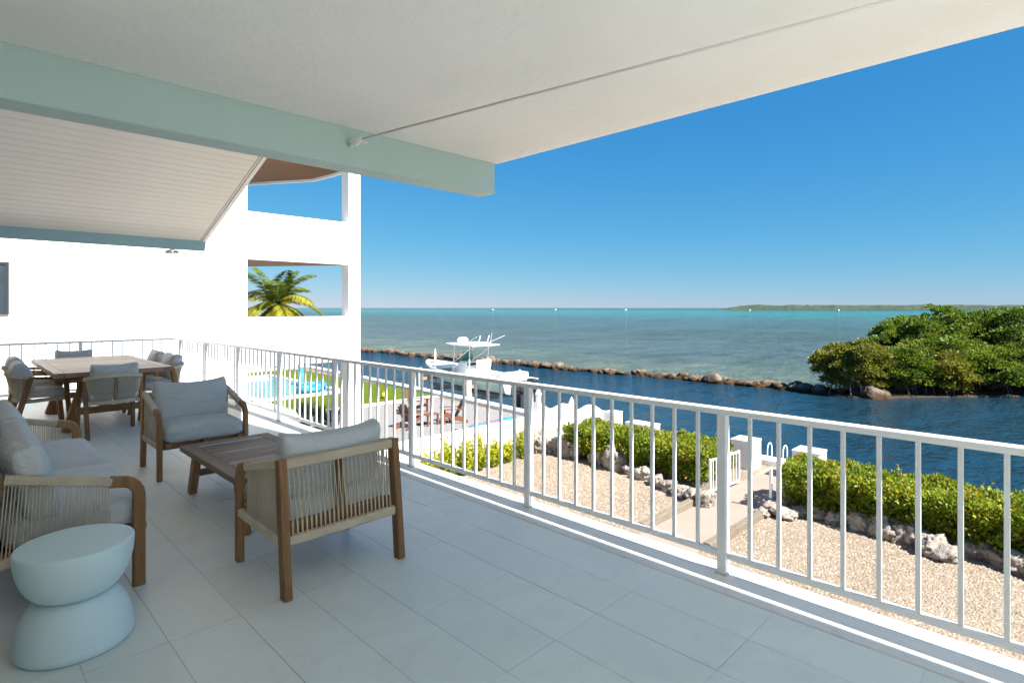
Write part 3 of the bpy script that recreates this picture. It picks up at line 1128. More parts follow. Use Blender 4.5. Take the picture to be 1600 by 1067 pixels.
# ================================================================== neighbouring house
def neighbour_house():
    t = thing('house', 'white three-storey neighbouring house with open corner balconies', 'house', (5.0, 16.5, GZ))
    ox, oy, oz = 5.0, 16.5, GZ

    def bx(name, mat, x0, x1, y0, y1, z0, z1, parent=t, bevel=0.0):
        return MB().box(x0 - ox, x1 - ox, y0 - oy, y1 - oy, z0 - oz, z1 - oz).build(name, mat, parent, bevel=bevel)
    X0, X1, X2, X3 = -9.0, 5.95, 9.08, 9.46
    bx('wall', 'house_white', X0, X1, 16.5, 24.0, GZ, 9.0)
    bx('column', 'house_white', X2, 9.285, 16.5, 16.95, GZ, 6.5)
    bx('column', 'house_white', 9.325, X3 + 0.03, 16.49, 16.93, GZ, 6.5)
    bx('downpipe', 'grey_paint', 9.283, 9.327, 16.53, 16.90, GZ, 6.5)
    bx('parapet', 'house_white', X1 - 0.002, X2 + 0.002, 16.503, 16.72, -0.20, 1.23)
    bx('parapet', 'house_white', X1 - 0.002, X2 + 0.002, 16.503, 16.72, 2.88, 4.23)
    bx('parapet', 'house_white', X1 - 0.002, X2 + 0.002, 16.503, 16.72, 6.42, 7.2)

    def slab(poly, z0, z1, name, mat):
        MB().prism([(x - ox, y - oy) for x, y in poly], z0 - oz, z1 - oz).build(name, mat, t)
    pl = [(X1 + 0.003, 16.722), (9.40, 16.96), (9.05, 17.3), (7.15, 19.9), (X1 + 0.003, 20.7)]
    slab(pl, 2.93, 3.25, 'balcony_slab', 'house_white')
    slab([(x - 0.06 if x > 6 else x, y - 0.03) for x, y in [(X1 + 0.004, 16.76), (9.3, 16.99), (8.95, 17.3), (7.1, 19.85), (X1 + 0.004, 20.6)]], 2.89, 2.928, 'balcony_soffit', 'soffit_brown')
    slab([(X1 + 0.003, 16.722), (9.40, 16.96), (9.05, 17.6), (7.5, 19.9), (X1 + 0.003, 20.7)], -0.19, 0.12, 'balcony_slab', 'house_white')
    pr = [(X1 + 0.003, 16.722), (9.44, 16.96), (9.40, 18.2), (9.25, 19.4), (7.81, 21.7), (X1 + 0.003, 23.2)]
    slab(pr, 6.16, 6.40, 'roof_slab', 'house_white')
    cx, cy = 7.6, 19.0
    slab([(cx + (x - cx) * 0.965 if x > 6 else x, cy + (y - cy) * 0.965 if y > 17 else y + 0.02) for x, y in pr], 6.12, 6.158, 'roof_soffit', 'soffit_brown')
    for (xa, ya), (xb, yb) in zip(pr[1:-1], pr[2:]):
        MB().bar((xa - ox, ya - oy, 6.12 - oz), (xb - ox, yb - oy, 6.12 - oz), 0.10, 0.17).build('fascia', 'house_white', t)
    MB().box(X1 - 0.3 - ox, 8.2 - ox, 0.35, 0.38, 1.195 - oz, 1.235 - oz).build('balcony_handrail', 'grey_paint', t)
    # left: vertical pipe, window, low vent
    bx('downpipe', 'house_white', 1.10, 1.19, 16.40, 16.497, GZ, 5.2, bevel=0.01)
    w = bx('window', 'window_dark', -0.5, 0.90, 16.46, 16.498, 1.40, 2.46)
    bx('window_frame', 'boat_black', 0.86, 0.93, 16.44, 16.499, 1.36, 2.50, w)
    bx('window_frame', 'boat_black', -0.5, 0.858, 16.44, 16.499, 2.44, 2.50, w)
    bx('window_frame', 'boat_black', -0.5, 0.858, 16.44, 16.499, 1.36, 1.41, w)
    bx('vent', 'grey_paint', -0.5, 0.95, 16.44, 16.498, -0.55, -0.20)
    return t


neighbour_house()

# ------------------------------------------------------------------ lot wall and what stands along it
wl = thing('garden_wall', 'white rendered boundary wall behind the yellow-green shrubs', 'wall', (8.3, 12.5, GZ))
MB().box(-5.0, 4.98, -0.09, 0.09, -0.1, 1.08).build('wall_face', 'garden_wall_white', wl, bevel=0.01)
MB().box(4.982, 5.22, -0.13, 0.13, -0.1, 1.14).build('end_post', 'garden_wall_white', wl, bevel=0.012)
# wavy-topped wall down to the seawall
wv = thing('wavy_wall', 'white wall with wavy top running down to the canal', 'wall', (13.55, 12.45, GZ))
tops = []
for k in range(41):
    f = k / 40
    tops.append((f * 3.7, 1.42 - 0.55 * f + 0.10 * math.cos(f * 5.0 * math.pi)))
vs, fs = [], []
for x, z in tops:
    vs += [(x, -0.09, -0.1), (x, 0.09, -0.1), (x, 0.09, z), (x, -0.09, z)]
for k in range(40):
    a = k * 4
    for j in range(4):
        fs.append((a + j, a + (j + 1) % 4, a + 4 + (j + 1) % 4, a + 4 + j))
fs += [(0, 1, 2, 3), (160, 161, 162, 163)]
MB().add(vs, fs).build('wall_face', 'garden_wall_white', wv, bevel=0.008)
MB().box(2.25, 2.33, -0.10, -0.088, 0.35, 0.55).build('wall_outlet', 'grey_paint', wv)

# far wall beyond the lawn
fw = tag(MB().box(3.0, 19.3, 41.6, 41.8, GZ - 0.05, GZ + 0.75).build('garden_wall', 'garden_wall_white', bevel=0.01), 'low white wall at the far end of the lawn', 'wall')
tag(MB().box(13.6, 18.4, 42.3, 45.0, GZ, GZ + 0.55).build('wooden_platform', 'orange_board', bevel=0.02), 'orange-brown wooden platform beyond the lawn', 'platform')


def make_pool():
    t = thing('swimming_pool', 'turquoise rectangular swimming pool with pale coping on the lawn', 'pool', (12.9, 33.1, GZ))
    a, b = 2.05, 4.75
    MB().box(-a, a, -b, b, -0.02, 0.06).build('pool_surface', 'pool_water', t)
    for s in (-1, 1):
        MB().box(-a - 0.45, a + 0.45, s * b if s > 0 else -b - 0.45, b + 0.45 if s > 0 else -b, -0.02, 0.13).build('coping', 'patio_white', t, bevel=0.02)
        MB().box(s * a if s > 0 else -a - 0.45, a + 0.45 if s > 0 else -a, -b + 0.001, b - 0.001, -0.02, 0.129).build('coping', 'patio_white', t, bevel=0.02)


make_pool()
p = at(470, 603, GZ + 0.02)
sl = thing('pool_slide', 'blue plastic slide standing by the pool', 'slide', p, R(-25))
sl.scale = (0.55, 0.6, 0.72)
MB().tube([(0, -0.9, 0.25), (0, -0.5, 0.35), (0, 0.0, 0.9), (0, 0.4, 1.35), (0, 0.75, 1.4)], 1.0, 10, True, (0.30, 0.05)).build('chute', 'plastic_teal', sl, smooth=True)
for s in (-1, 1):
    MB().tube([(s * 0.28, 0.75, 0), (s * 0.28, 0.7, 1.75), (s * 0.28, 0.3, 1.8)], 0.04, 8).build('ladder_rail', 'plastic_teal', sl, smooth=True)
MB().box(-0.26, 0.26, 0.66, 0.76, 0.3, 1.1).build('ladder_panel', 'plastic_blue', sl, bevel=0.02)
for (u, v, lb, mt) in ((492, 606, 'blue inflatable ring on the pool edge', 'plastic_blue'), (483, 612, 'small teal inflatable ring floating in the pool', 'plastic_teal')):
    p = at(u, v, GZ + 0.1)
    m_ = MB()
    R0, r0 = 0.52, 0.16
    for i in range(20):
        pass
    vs, fs = [], []
    for i in range(20):
        for j in range(8):
            A_, B_ = 2 * math.pi * i / 20, 2 * math.pi * j / 8
            vs.append(((R0 + r0 * math.cos(B_)) * math.cos(A_), (R0 + r0 * math.cos(B_)) * math.sin(A_), r0 + r0 * math.sin(B_)))
            fs.append((i * 8 + j, ((i + 1) % 20) * 8 + j, ((i + 1) % 20) * 8 + (j + 1) % 8, i * 8 + (j + 1) % 8))
    o = m_.add(vs, fs).build('pool_ring', mt, smooth=True, loc=p)
    tag(o, lb, 'pool float', 'pool floats')
p = at(601, 622, GZ + 0.02)
bm = bmesh.new()
bmesh.ops.create_icosphere(bm, subdivisions=3, radius=0.16)
me = bpy.data.meshes.new('ball')
bm.to_mesh(me)
bm.free()
me.materials.append(MATS['plastic_yellow'])
me.polygons.foreach_set('use_smooth', [True] * len(me.polygons))
tag(link('ball', me, loc=(p.x, p.y, GZ + 0.17)), 'yellow ball lying on the lawn', 'ball')


# adirondack chairs
def adirondack(label):
    t = thing('garden_chair', label, 'chair', group='red wooden garden chairs')
    for s in (-1, 1):
        MB().bar((s * 0.29, 0.40, 0.0), (s * 0.29, 0.40, 0.56), 0.03, 0.10, (0, 1, 0)).build('leg', 'red_wood', t)
        MB().bar((s * 0.26, 0.42, 0.36), (s * 0.26, -0.55, 0.05), 0.03, 0.13).build('leg', 'red_wood', t)
        MB().bar((s * 0.33, 0.50, 0.575), (s * 0.33, -0.32, 0.575), 0.14, 0.026).build('armrest', 'red_wood', t)
    sm = MB().box(-0.25, 0.25, -0.045, 0.045, -0.012, 0.012).mesh('seat_slat', 'red_wood')
    for k in range(5):
        o = link('seat_slat', sm, t, 0, (0, 0.38 - k * 0.105, 0.385 - k * 0.034))
        o.rotation_euler = (R(18), 0, 0)
    for k in range(5):
        x = (k - 2) * 0.105
        h = 0.82 - 0.035 * (k - 2) ** 2
        MB().bar((x * 0.9, -0.10, 0.24), (x * 1.1, -0.10 - h * 0.42, 0.24 + h * 0.9), 0.095, 0.02, (0, 1, 0)).build('back_slat', 'red_wood', t)
    MB().box(-0.33, 0.33, -0.36, -0.31, 0.54, 0.575).build('back_rail', 'red_wood', t)
    return t


gc = adirondack('red wooden garden chair on grey gravel with its back to the house')
for i, (u, v, a, lb) in enumerate(((640, 668, -70, None), (708, 660, 60, 'red wooden garden chair on grey gravel beside the boat lift'), (650, 645, -150, 'red wooden garden chair on grey gravel next to the lawn'))):
    o = gc if i == 0 else copy_tree(gc)
    p = at(u, v, GZ)
    o.location = (p.x, p.y, GZ + 0.008)
    o.rotation_euler.z = R(a)
    if lb:
        o['label'] = lb
p = at(672, 664, GZ)
tb = thing('garden_table', 'small low red wooden table between the garden chairs', 'table', (p.x, p.y, GZ + 0.008))
for k in range(5):
    MB().box(-0.3, 0.3, -0.25 + k * 0.101, -0.155 + k * 0.101, 0.42, 0.445).build('plank', 'red_wood', tb)
for sx in (-1, 1):
    for sy in (-1, 1):
        MB().box(sx * 0.24 - 0.03, sx * 0.24 + 0.03, sy * 0.18 - 0.03, sy * 0.18 + 0.03, 0, 0.418).build('leg', 'red_wood', tb)

# paddle boards leaning behind the wall
for i, (x, mt, lb) in enumerate(((11.75, 'plastic_blue', 'blue paddle board lying behind the white wall'), (12.25, 'plastic_pink', 'pink paddle board lying behind the white wall'), (12.8, 'plastic_teal', 'teal paddle board lying behind the white wall'))):
    m_ = MB()
    m_.tube([(-0.5, 0, 0), (-0.4, 0, 0), (-0.15, 0, 0), (0.2, 0, 0), (0.4, 0, 0), (0.5, 0, 0.02)], [0.2, 0.75, 1.0, 1.0, 0.7, 0.15], 12, True, (0.22, 0.045))
    o = m_.build('paddle_board', mt, smooth=True, loc=(x, 13.05 + 0.06 * i, GZ + 0.955))
    o.rotation_euler = (R(-8), 0, R(4 * i - 3))
    tag(o, lb, 'paddle board', 'paddle boards')
rk = thing('board_rack', 'low grey rack carrying the paddle boards', 'rack', (12.2, 13.1, GZ))
for x in (-1.3, -0.45, 0.35, 1.2):
    MB().box(x - 0.03, x + 0.03, -0.3, 0.3, 0.88, 0.95).build('cross_bar', 'grey_paint', rk)
    MB().box(x - 0.03, x + 0.03, -0.03, 0.03, 0, 0.879).build('leg', 'grey_paint', rk)
for y in (-0.25, 0.25):
    MB().box(-1.33, 1.23, y - 0.025, y + 0.025, 0.82, 0.879).build('side_bar', 'grey_paint', rk)


# ================================================================== dock end of the path
def block(label, x, y, w, d, h, group='white dock pedestals'):
    t = thing('dock_pedestal', label, 'pedestal', (x, y, GZ), 0, group)
    MB().box(-w / 2, w / 2, -d / 2, d / 2, 0, h - 0.05).build('body', 'garden_wall_white', t, bevel=0.01)
    MB().box(-w / 2 - 0.012, w / 2 + 0.012, -d / 2 - 0.012, d / 2 + 0.012, h - 0.05, h).build('cap', 'gelcoat_white', t, bevel=0.012)
    return t


b1 = block('white dock pedestal with outlet beside the open gate', 16.35, 6.75, 0.62, 0.62, 0.82)
for s in (-1, 1):
    MB().box(-0.325, -0.312, s * 0.05 - 0.025, s * 0.05 + 0.025, 0.50, 0.66).build('outlet', 'trim_white', b1, bevel=0.004)
b2 = block('white dock pedestal standing behind the hedge right of the path', 16.35, 5.05, 0.66, 0.66, 0.80)
b3 = block('white dock box with blue fan-shaped shell painted on it', 16.6, 10.35, 0.55, 1.0, 0.72)
for k in range(7):
    a = R(-36 + 12 * k)
    y0 = -0.30
    MB().bar((-0.284, y0, 0.10), (-0.284, y0 - math.sin(a) * 0.42, 0.10 + math.cos(a) * 0.46), 0.004, 0.020, (0, 1, 0), 0.004, 0.06).build('shell_stroke', 'plastic_teal', b3)
b4 = block('tall white dock pedestal beside a small white gate', 16.6, 11.55, 0.5, 0.45, 0.95)


def ladder(label, x, y):
    t = thing('dock_ladder', label, 'ladder', (x, y, GZ + 0.15), 0, 'dock ladders')
    for s in (-1, 1):
        pts = [(-0.30, s * 0.22, -0.14)] + [(-0.17 - 0.17 * math.cos(a), s * 0.22, 0.26 + 0.17 * math.sin(a)) for a in [math.pi * k / 8 for k in range(9)]]
        pts[1] = (-0.34, s * 0.22, 0.26)
        pts[0] = (-0.34, s * 0.22, -0.14)
        pts.append((0.02, s * 0.22, -1.6))
        MB().tube(pts, 0.016, 8).build('handrail', 'gelcoat_white', t, smooth=True)
    for k in range(4):
        MB().bar((0.015, -0.22, -0.35 - 0.3 * k), (0.015, 0.22, -0.35 - 0.3 * k), 0.05, 0.03).build('rung', 'gelcoat_white', t)


ladder('white swimming ladder at the end of the garden path', 17.47, 6.22)
ladder('white swimming ladder beside the tall dock pedestal', 17.47, 11.0)


def fence_panel(label, p, q, h, n):
    p, q = Vector(p), Vector(q)
    t = thing('gate', label, 'gate', p, math.atan2(q.y - p.y, q.x - p.x), 'white garden gates')
    L = (q - p).length
    for x in (0, L):
        MB().box(x - 0.025, x + 0.025, -0.025, 0.025, 0.0 if x == 0 else 0.06, h).build('post', 'railing_white', t, bevel=0.004)
    for z in (0.10, h - 0.04):
        MB().box(0.026, L - 0.026, -0.016, 0.016, z - 0.02, z + 0.02).build('rail', 'railing_white', t)
    bm_ = MB().box(-0.009, 0.009, -0.009, 0.009, 0.121, h - 0.061).mesh('baluster', 'railing_white')
    for k in range(1, n):
        link('baluster', bm_, t, 0, (L * k / n, 0, 0))


fence_panel('open white baluster gate standing along the garden path', (13.2, 6.33, GZ), (14.55, 6.20, GZ), 0.90, 10)
fence_panel('small white gate beside the tall dock pedestal', (16.5, 11.85, GZ), (16.5, 12.75, GZ), 0.95, 8)
tag(MB().box(13.18, 13.24, 4.86, 4.92, GZ, GZ + 0.95).build('gate_post', 'railing_white', bevel=0.006), 'slim white gate post at the hedge end by the path', 'post')

# timbers along the path
for i, (x0, x1, y, lb) in enumerate(((10.15, 12.5, 6.36, 'weathered timber edging the path beside the left hedge'), (10.15, 13.0, 4.94, 'weathered timber edging the path towards the long hedge'))):
    o = MB().box(0, x1 - x0, -0.075, 0.075, -0.01, 0.15).build('timber', 'timber', loc=(x0, y, GZ), bevel=0.012)
    o.rotation_euler.z = R(-0.8 if i == 0 else -1.5)
    tag(o, lb, 'timber', 'path edging timbers')


# ================================================================== rocks
def rock_mesh(name, mat, seed, sub=3, rough=0.30):
    bm = bmesh.new()
    bmesh.ops.create_icosphere(bm, subdivisions=sub, radius=1.0)
    o = Vector((seed * 13.7, seed * 5.1, seed * 2.3))
    for v in bm.verts:
        p = v.co.copy()
        d = 1 + rough * mnoise.noise(p * 1.1 + o) + rough * 0.7 * mnoise.noise(p * 2.4 + o)
        d -= rough * 0.55 * max(0.0, abs(mnoise.noise(p * 4.3 + o)) - 0.12) * 2 - rough * 0.30 * mnoise.noise(p * 9.5 + o)
        # a few flat facets
        for k in range(4):
            r = random.Random(seed * 10 + k)
            nrm = Vector((r.uniform(-1, 1), r.uniform(-1, 1), r.uniform(-0.6, 1))).normalized()
            lim = r.uniform(0.62, 0.85)
            s = (p * d).dot(nrm)
            if s > lim:
                d *= lim / s * 0.7 + 0.3
        v.co = p * d
    me = bpy.data.meshes.new(name)
    bm.to_mesh(me)
    bm.free()
    me.materials.append(MATS[mat])
    me.polygons.foreach_set('use_smooth', [True] * len(me.polygons))
    return me


grock = [rock_mesh('rock', 'garden_rock', 3 + k, 4, 0.40) for k in range(6)]
srock = [rock_mesh('rock', 'sea_rock', 20 + k, 3, 0.36) for k in range(8)]


def put_rock(me, p, s, label, group):
    o = link('rock', me, loc=p)
    o.scale = s
    o.rotation_euler = (random.uniform(-.3, .3), random.uniform(-.3, .3), random.uniform(0, 6.28))
    tag(o, label, 'rock', group)
    return o


# rocks round the left hedge (pixel, half-size)
for u, v, s, h in ((848, 705, .42, .40), (866, 690, .40, .45), (872, 706, .34, .30), (893, 712, .36, .34), (905, 700, .34, .42), (917, 708, .26, .36),
                   (938, 724, .26, .28), (962, 733, .34, .34), (946, 716, .25, .22), (985, 740, .22, .2), (1005, 748, .25, .22), (1025, 758, .24, .2),
                   (1045, 767, .24, .2), (1066, 776, .22, .2), (1085, 784, .24, .22), (1102, 790, .26, .26)):
    p = at(u, v, GZ)
    if u < 980:
        s, h = s * 1.25, h * 1.3
    put_rock(random.choice(grock), (p.x, p.y, GZ + h * 0.55), (s, s * random.uniform(.8, 1.1), h),
             'large pale coral rock in the pile beside the white wall' if u < 925 else ('big loose coral rock on gravel at the hedge corner' if u == 962 else 'small pitted coral rock along the foot of the hedge before the path'), 'rocks along the near hedge')
for u, v, s, h in ((1190, 806, .20, .14), (1204, 800, .26, .22), (1222, 806, .34, .17), (1236, 792, .27, .42), (1249, 806, .17, .16), (1280, 805, .40, .22),
                   (1305, 816, .22, .2), (1322, 812, .28, .34), (1345, 826, .26, .27), (1383, 836, .34, .33), (1410, 845, .26, .24), (1432, 850, .28, .26),
                   (1459, 865, .33, .28), (1478, 874, .25, .2), (1503, 862, .22, .2), (1523, 868, .32, .22), (1560, 880, .3, .16), (1592, 893, .3, .24), (1630, 905, .3, .25), (1570, 866, .25, .2)):
    p = at(u, v, GZ)
    put_rock(random.choice(grock), (p.x, p.y, GZ + h * 0.5), (s, s * random.uniform(.75, 1.05), h), 'upright slab of coral rock at the path end of the long hedge' if u == 1236 else ('small coral rock beside the path timber' if u < 1215 else 'pale pitted coral rock edging the long hedge by the canal'), 'rocks along the long hedge')
# breakwater
n = 0
y = 8.5
while y < 68:
    xb = 40.6 - 0.06 * (y - 10) + 0.25 * math.sin(y * 0.35)
    for rr in range(2):
        s = random.choice((0.28, 0.34, 0.42, 0.5, 0.62)) * random.uniform(0.85, 1.1) * (1.0 if rr == 0 else 0.75)
        s *= 1.3 if y < 17 else 1.0
        h = s * random.uniform(0.5, 0.85)
        low = 0.75 if random.random() < 0.25 else 1.0
        put_rock(random.choice(srock), (xb + random.uniform(-0.7, 0.7), y + random.uniform(-0.3, 0.3), WZ + h * 0.30 * low), (s, s * random.uniform(.8, 1.3), h * low),
                 'brown sea-washed rock of the long breakwater across the canal', 'breakwater rocks')
    y += random.uniform(0.42, 0.68)


# ================================================================== vegetation
def hedge(label, x0, x1, y0, y1, h, seed):
    t = thing('hedge', label, 'hedge', ((x0 + x1) / 2, (y0 + y1) / 2, GZ), 0, 'clipped garden hedges')
    a, b = (x1 - x0) / 2, (y1 - y0) / 2
    # woody inside
    m_ = MB()
    for i in range(int(b * 26)):
        px, py = random.uniform(-a * .75, a * .75), random.uniform(-b * .96, b * .96)
        q = (px + random.uniform(-.25, .25), py + random.uniform(-.25, .25), h * random.uniform(.55, .85))
        m_.tube([(px, py, -0.03), ((px + q[0]) / 2 + random.uniform(-.06, .06), (py + q[1]) / 2, h * .4), q], [0.016, 0.012, 0.006], 5)
    m_.build('stems', 'bark', t, smooth=True)
    area = 2 * (2 * a + 2 * b) * h + 4 * a * b
    n = int(area * 1150)
    # points on the shell
    f = rng.uniform(0, 1, n)
    wt = np.array([4 * a * b * 1.3, 2 * b * h, 2 * b * h, 2 * a * h, 2 * a * h])
    face = rng.choice(5, n, p=wt / wt.sum())
    P = np.stack([rng.uniform(-a, a, n), rng.uniform(-b, b, n), rng.uniform(0.16, 1, n) ** 0.8 * h], 1)
    N = np.zeros((n, 3))
    for k, (ax, sg) in enumerate(((2, 1), (0, -1), (0, 1), (1, -1), (1, 1))):
        msk = face == k
        N[msk, ax] = sg
        lim = (a, b, h)[ax]
        P[msk, ax] = lim if ax == 2 else sg * lim
    # round the shoulders and make the surface uneven
    bump = np.array([mnoise.noise(Vector((p[0] * 1.6 + seed, p[1] * 1.6, p[2] * 1.6))) * 0.20 + mnoise.noise(Vector((p[0] * 4 + seed, p[1] * 4, p[2] * 4))) * 0.12 for p in P])
    edge = np.clip((P[:, 2] / h - 0.72) / 0.28, 0, 1)
    shr = 1 - 0.10 * edge ** 2
    P[:, 0] *= shr
    top = face == 0
    P[top, 2] -= 0.09 * np.clip((np.abs(P[top, 0]) / a - 0.7) / 0.3, 0, 1) ** 2
    depth = rng.exponential(0.07, n)
    P += N * (bump - depth)[:, None]
    low = P[:, 2] < 0.40
    keep = ~(low & (rng.uniform(0, 1, n) < 0.65)) & (P[:, 2] > 0.05)
    P, N, depth = P[keep], N[keep], depth[keep]
    n = len(P)
    D = N * 0.7 + unit(n) * 0.9 + np.array([0, 0, 0.45])
    L = rng.uniform(0.045, 0.105, n)
    patchy = np.array([mnoise.noise(Vector((p[0] * 1.3 + seed * 3, p[1] * 1.3, p[2] * 1.3))) for p in P])
    tint = np.clip(0.48 + 0.35 * patchy + rng.normal(0, 0.20, n), 0, 0.95)
    tint[rng.uniform(0, 1, n) < 0.03] = 1.0
    me = leaf_mesh('foliage', 'hedge_leaf', P, D, unit(n), L, L * 0.58, tint)
    tag(link('foliage', me, t), kind='stuff')
    # stray shoots above the clipped surface
    sp, sd = [], []
    for k in range(int(b * 22)):
        q = np.array([random.uniform(-a * .9, a * .9), random.uniform(-b, b), h - 0.05])
        ln_ = random.uniform(0.06, 0.24)
        lean = np.array([random.uniform(-.3, .3), random.uniform(-.3, .3), 1.0])
        for f_ in np.linspace(0.1, 1, 9):
            sp.append(q + lean * ln_ * f_)
            sd.append(unit(1)[0] + np.array([0, 0, .7]))
    sp, sd = np.array(sp), np.array(sd)
    ls_ = rng.uniform(0.04, 0.08, len(sp))
    me = leaf_mesh('stray_shoots', 'hedge_leaf', sp, sd, unit(len(sp)), ls_, ls_ * 0.5, rng.uniform(.5, 1, len(sp)))
    tag(link('stray_shoots', me, t), kind='stuff')
    # inner leaves fill the body
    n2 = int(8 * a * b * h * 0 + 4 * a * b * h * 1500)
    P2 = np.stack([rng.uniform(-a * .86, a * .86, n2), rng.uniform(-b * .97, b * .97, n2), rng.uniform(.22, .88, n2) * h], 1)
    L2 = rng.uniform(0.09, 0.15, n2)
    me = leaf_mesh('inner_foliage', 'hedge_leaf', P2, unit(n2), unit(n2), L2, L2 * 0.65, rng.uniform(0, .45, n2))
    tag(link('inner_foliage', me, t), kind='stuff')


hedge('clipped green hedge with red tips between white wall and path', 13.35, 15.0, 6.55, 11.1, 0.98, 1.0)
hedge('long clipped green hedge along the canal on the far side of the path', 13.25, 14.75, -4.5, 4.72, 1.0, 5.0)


def shrub(label, x, y, r, h, mat='shrub_leaf', group='yellow-green shrubs along the wall', ln=(0.07, 0.12), shoots=17, per=80):
    t = thing('shrub', label, 'shrub', (x, y, GZ), 0, group)
    m_ = MB()
    Ps, Ds, Ts = [], [], []
    for k in range(shoots):
        a = random.uniform(0, 6.28)
        rr = r * math.sqrt(random.random())
        hh = h * random.uniform(.55, 1.0) * (1 - 0.35 * (rr / r) ** 2)
        bx_, by_ = rr * .35 * math.cos(a), rr * .35 * math.sin(a)
        tx, ty = rr * math.cos(a), rr * math.sin(a)
        m_.tube([(bx_, by_, -0.02), ((bx_ + tx) / 2 * 1.1, (by_ + ty) / 2 * 1.1, hh * .5), (tx, ty, hh)], [0.012, 0.008, 0.004], 4)
        f = rng.uniform(0.12, 1.03, per)
        base = np.stack([bx_ + (tx - bx_) * f, by_ + (ty - by_) * f, hh * f], 1) + rng.normal(0, 0.035, (per, 3))
        d = unit(per)
        d[:, 2] = np.abs(d[:, 2]) * 0.9 + 0.25
        Ps.append(base)
        Ds.append(d)
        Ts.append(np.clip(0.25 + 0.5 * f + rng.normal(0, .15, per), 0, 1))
    m_.build('stems', 'bark', t, smooth=True)
    P, D, T = np.concatenate(Ps), np.concatenate(Ds), np.concatenate(Ts)
    n = len(P)
    L = rng.uniform(ln[0], ln[1], n)
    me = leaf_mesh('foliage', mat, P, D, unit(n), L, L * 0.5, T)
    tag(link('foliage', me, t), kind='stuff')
    return t


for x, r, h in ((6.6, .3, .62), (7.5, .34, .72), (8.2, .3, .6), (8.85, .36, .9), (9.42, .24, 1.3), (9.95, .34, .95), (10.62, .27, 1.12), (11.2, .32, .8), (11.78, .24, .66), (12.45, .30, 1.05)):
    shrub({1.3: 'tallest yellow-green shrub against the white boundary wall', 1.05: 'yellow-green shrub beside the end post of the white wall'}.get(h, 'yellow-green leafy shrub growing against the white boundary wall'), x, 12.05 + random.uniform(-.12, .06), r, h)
# dark strappy plants under the neighbouring balcony
for u, v, h in ((478, 668, 1.25), (497, 664, .8), (513, 671, .7), (524, 664, .65)):
    p = at(u, v, GZ)
    t = thing('spiky_plant', 'dark spiky potted plant beside the lawn under the balcony', 'plant', (p.x, p.y, GZ), 0, 'dark spiky plants')
    MB().lathe([(0.14, 0), (0.19, 0.28), (0.20, 0.30), (0.17, 0.30)], 16).build('pot', 'boat_black', t, smooth=False)
    n = 60
    a = rng.uniform(0, 6.28, n)
    el = rng.uniform(0.5, 1.45, n)
    D = np.stack([np.cos(a) * np.cos(el), np.sin(a) * np.cos(el), np.sin(el)], 1)
    P = np.stack([0.06 * np.cos(a), 0.06 * np.sin(a), np.full(n, .28)], 1)
    L = rng.uniform(.5, 1.0, n) * h
    me = leaf_mesh('foliage', 'dark_leaf', P, D, np.tile([0, 0, 1.0], (n, 1)), L, np.full(n, .07), rng.uniform(0, 1, n))
    tag(link('foliage', me, t), kind='stuff')


# coconut palm seen through the balcony
def palm(loc, H):
    t = thing('palm_tree', 'yellow-green coconut palm seen through the open balcony', 'tree', loc)
    pts = [(0.5 * math.sin(k / 8 * 1.2), 0.15 * math.sin(k / 8 * 2), H * k / 8) for k in range(9)]
    MB().tube(pts, [0.20 - 0.08 * k / 8 for k in range(9)], 12).build('trunk', 'pale_bark', t, smooth=True)
    top = Vector(pts[-1])
    specs = []
    for k in range(27):
        az = k * 2.399
        el = [80, 66, 50, 36, 20, 6, -10, -22, -30][min(8, k // 3)] + random.uniform(-8, 8)
        specs.append((az, R(el), random.uniform(3.5, 4.3) * (0.8 if k < 4 else 1)))
    for i, (az, el, Ln) in enumerate(specs):
        f = bpy.data.objects.new('frond', None)
        pts, d = [], Vector((math.cos(az) * math.cos(el), math.sin(az) * math.cos(el), math.sin(el)))
        p = top.copy()
        n = 14
        for k in range(n + 1):
            pts.append(p.copy())
            d = (d + Vector((0, 0, -0.085 - 0.02 * k / n * 3))).normalized()
            p = p + d * Ln / n
        m_ = MB().tube(pts, [0.035 * (1 - 0.85 * k / n) for k in range(n + 1)], 5)
        Ps, Ds, Us, Ls, Ts = [], [], [], [], []
        for k in range(75):
            fr = 0.08 + 0.92 * k / 74
            q = fr * n
            j = min(int(q), n - 1)
            b = pts[j].lerp(pts[j + 1], q - j)
            dd = (pts[j + 1] - pts[j]).normalized()
            side = dd.cross(Vector((0, 0, 1))).normalized()
            for s in (-1, 1):
                v = dd * 0.55 + side * s * 0.85 + Vector((0, 0, -0.40 + random.uniform(-.15, .15)))
                Ps.append(b)
                Ds.append(v)
                Us.append(dd.cross(v))
                Ls.append(0.95 * math.sin(math.pi * min(1, 0.12 + fr * 0.85)) ** 0.6 + 0.08)
                Ts.append(min(1, max(0, (0.25 if el > R(45) else 0.62) + random.gauss(0, .2))))
        me = leaf_mesh('leaflets', 'palm_leaf', np.array(Ps), np.array([tuple(x) for x in Ds]), np.array([tuple(x) for x in Us]), np.array(Ls), np.full(len(Ls), .078), np.array(Ts))
        fo = m_.build('frond', 'palm_leaf', t, smooth=True)
        lo = link('leaflets', me, fo)
        lo['kind'] = 'stuff'
    nuts = MB()
    for k in range(5):
        a = k * 1.25
        nuts.lathe([(0.02, top.z - .42), (0.10, top.z - .36), (0.13, top.z - .26), (0.09, top.z - .16), (0.02, top.z - .13)], 8, top.x + .2 * math.cos(a), top.y + .2 * math.sin(a))
    nuts.build('coconuts', 'palm_leaf', t, smooth=True)


pp = ud(433, 42.5, GZ)
palm((pp.x - 0.4, pp.y, GZ), 4.95)


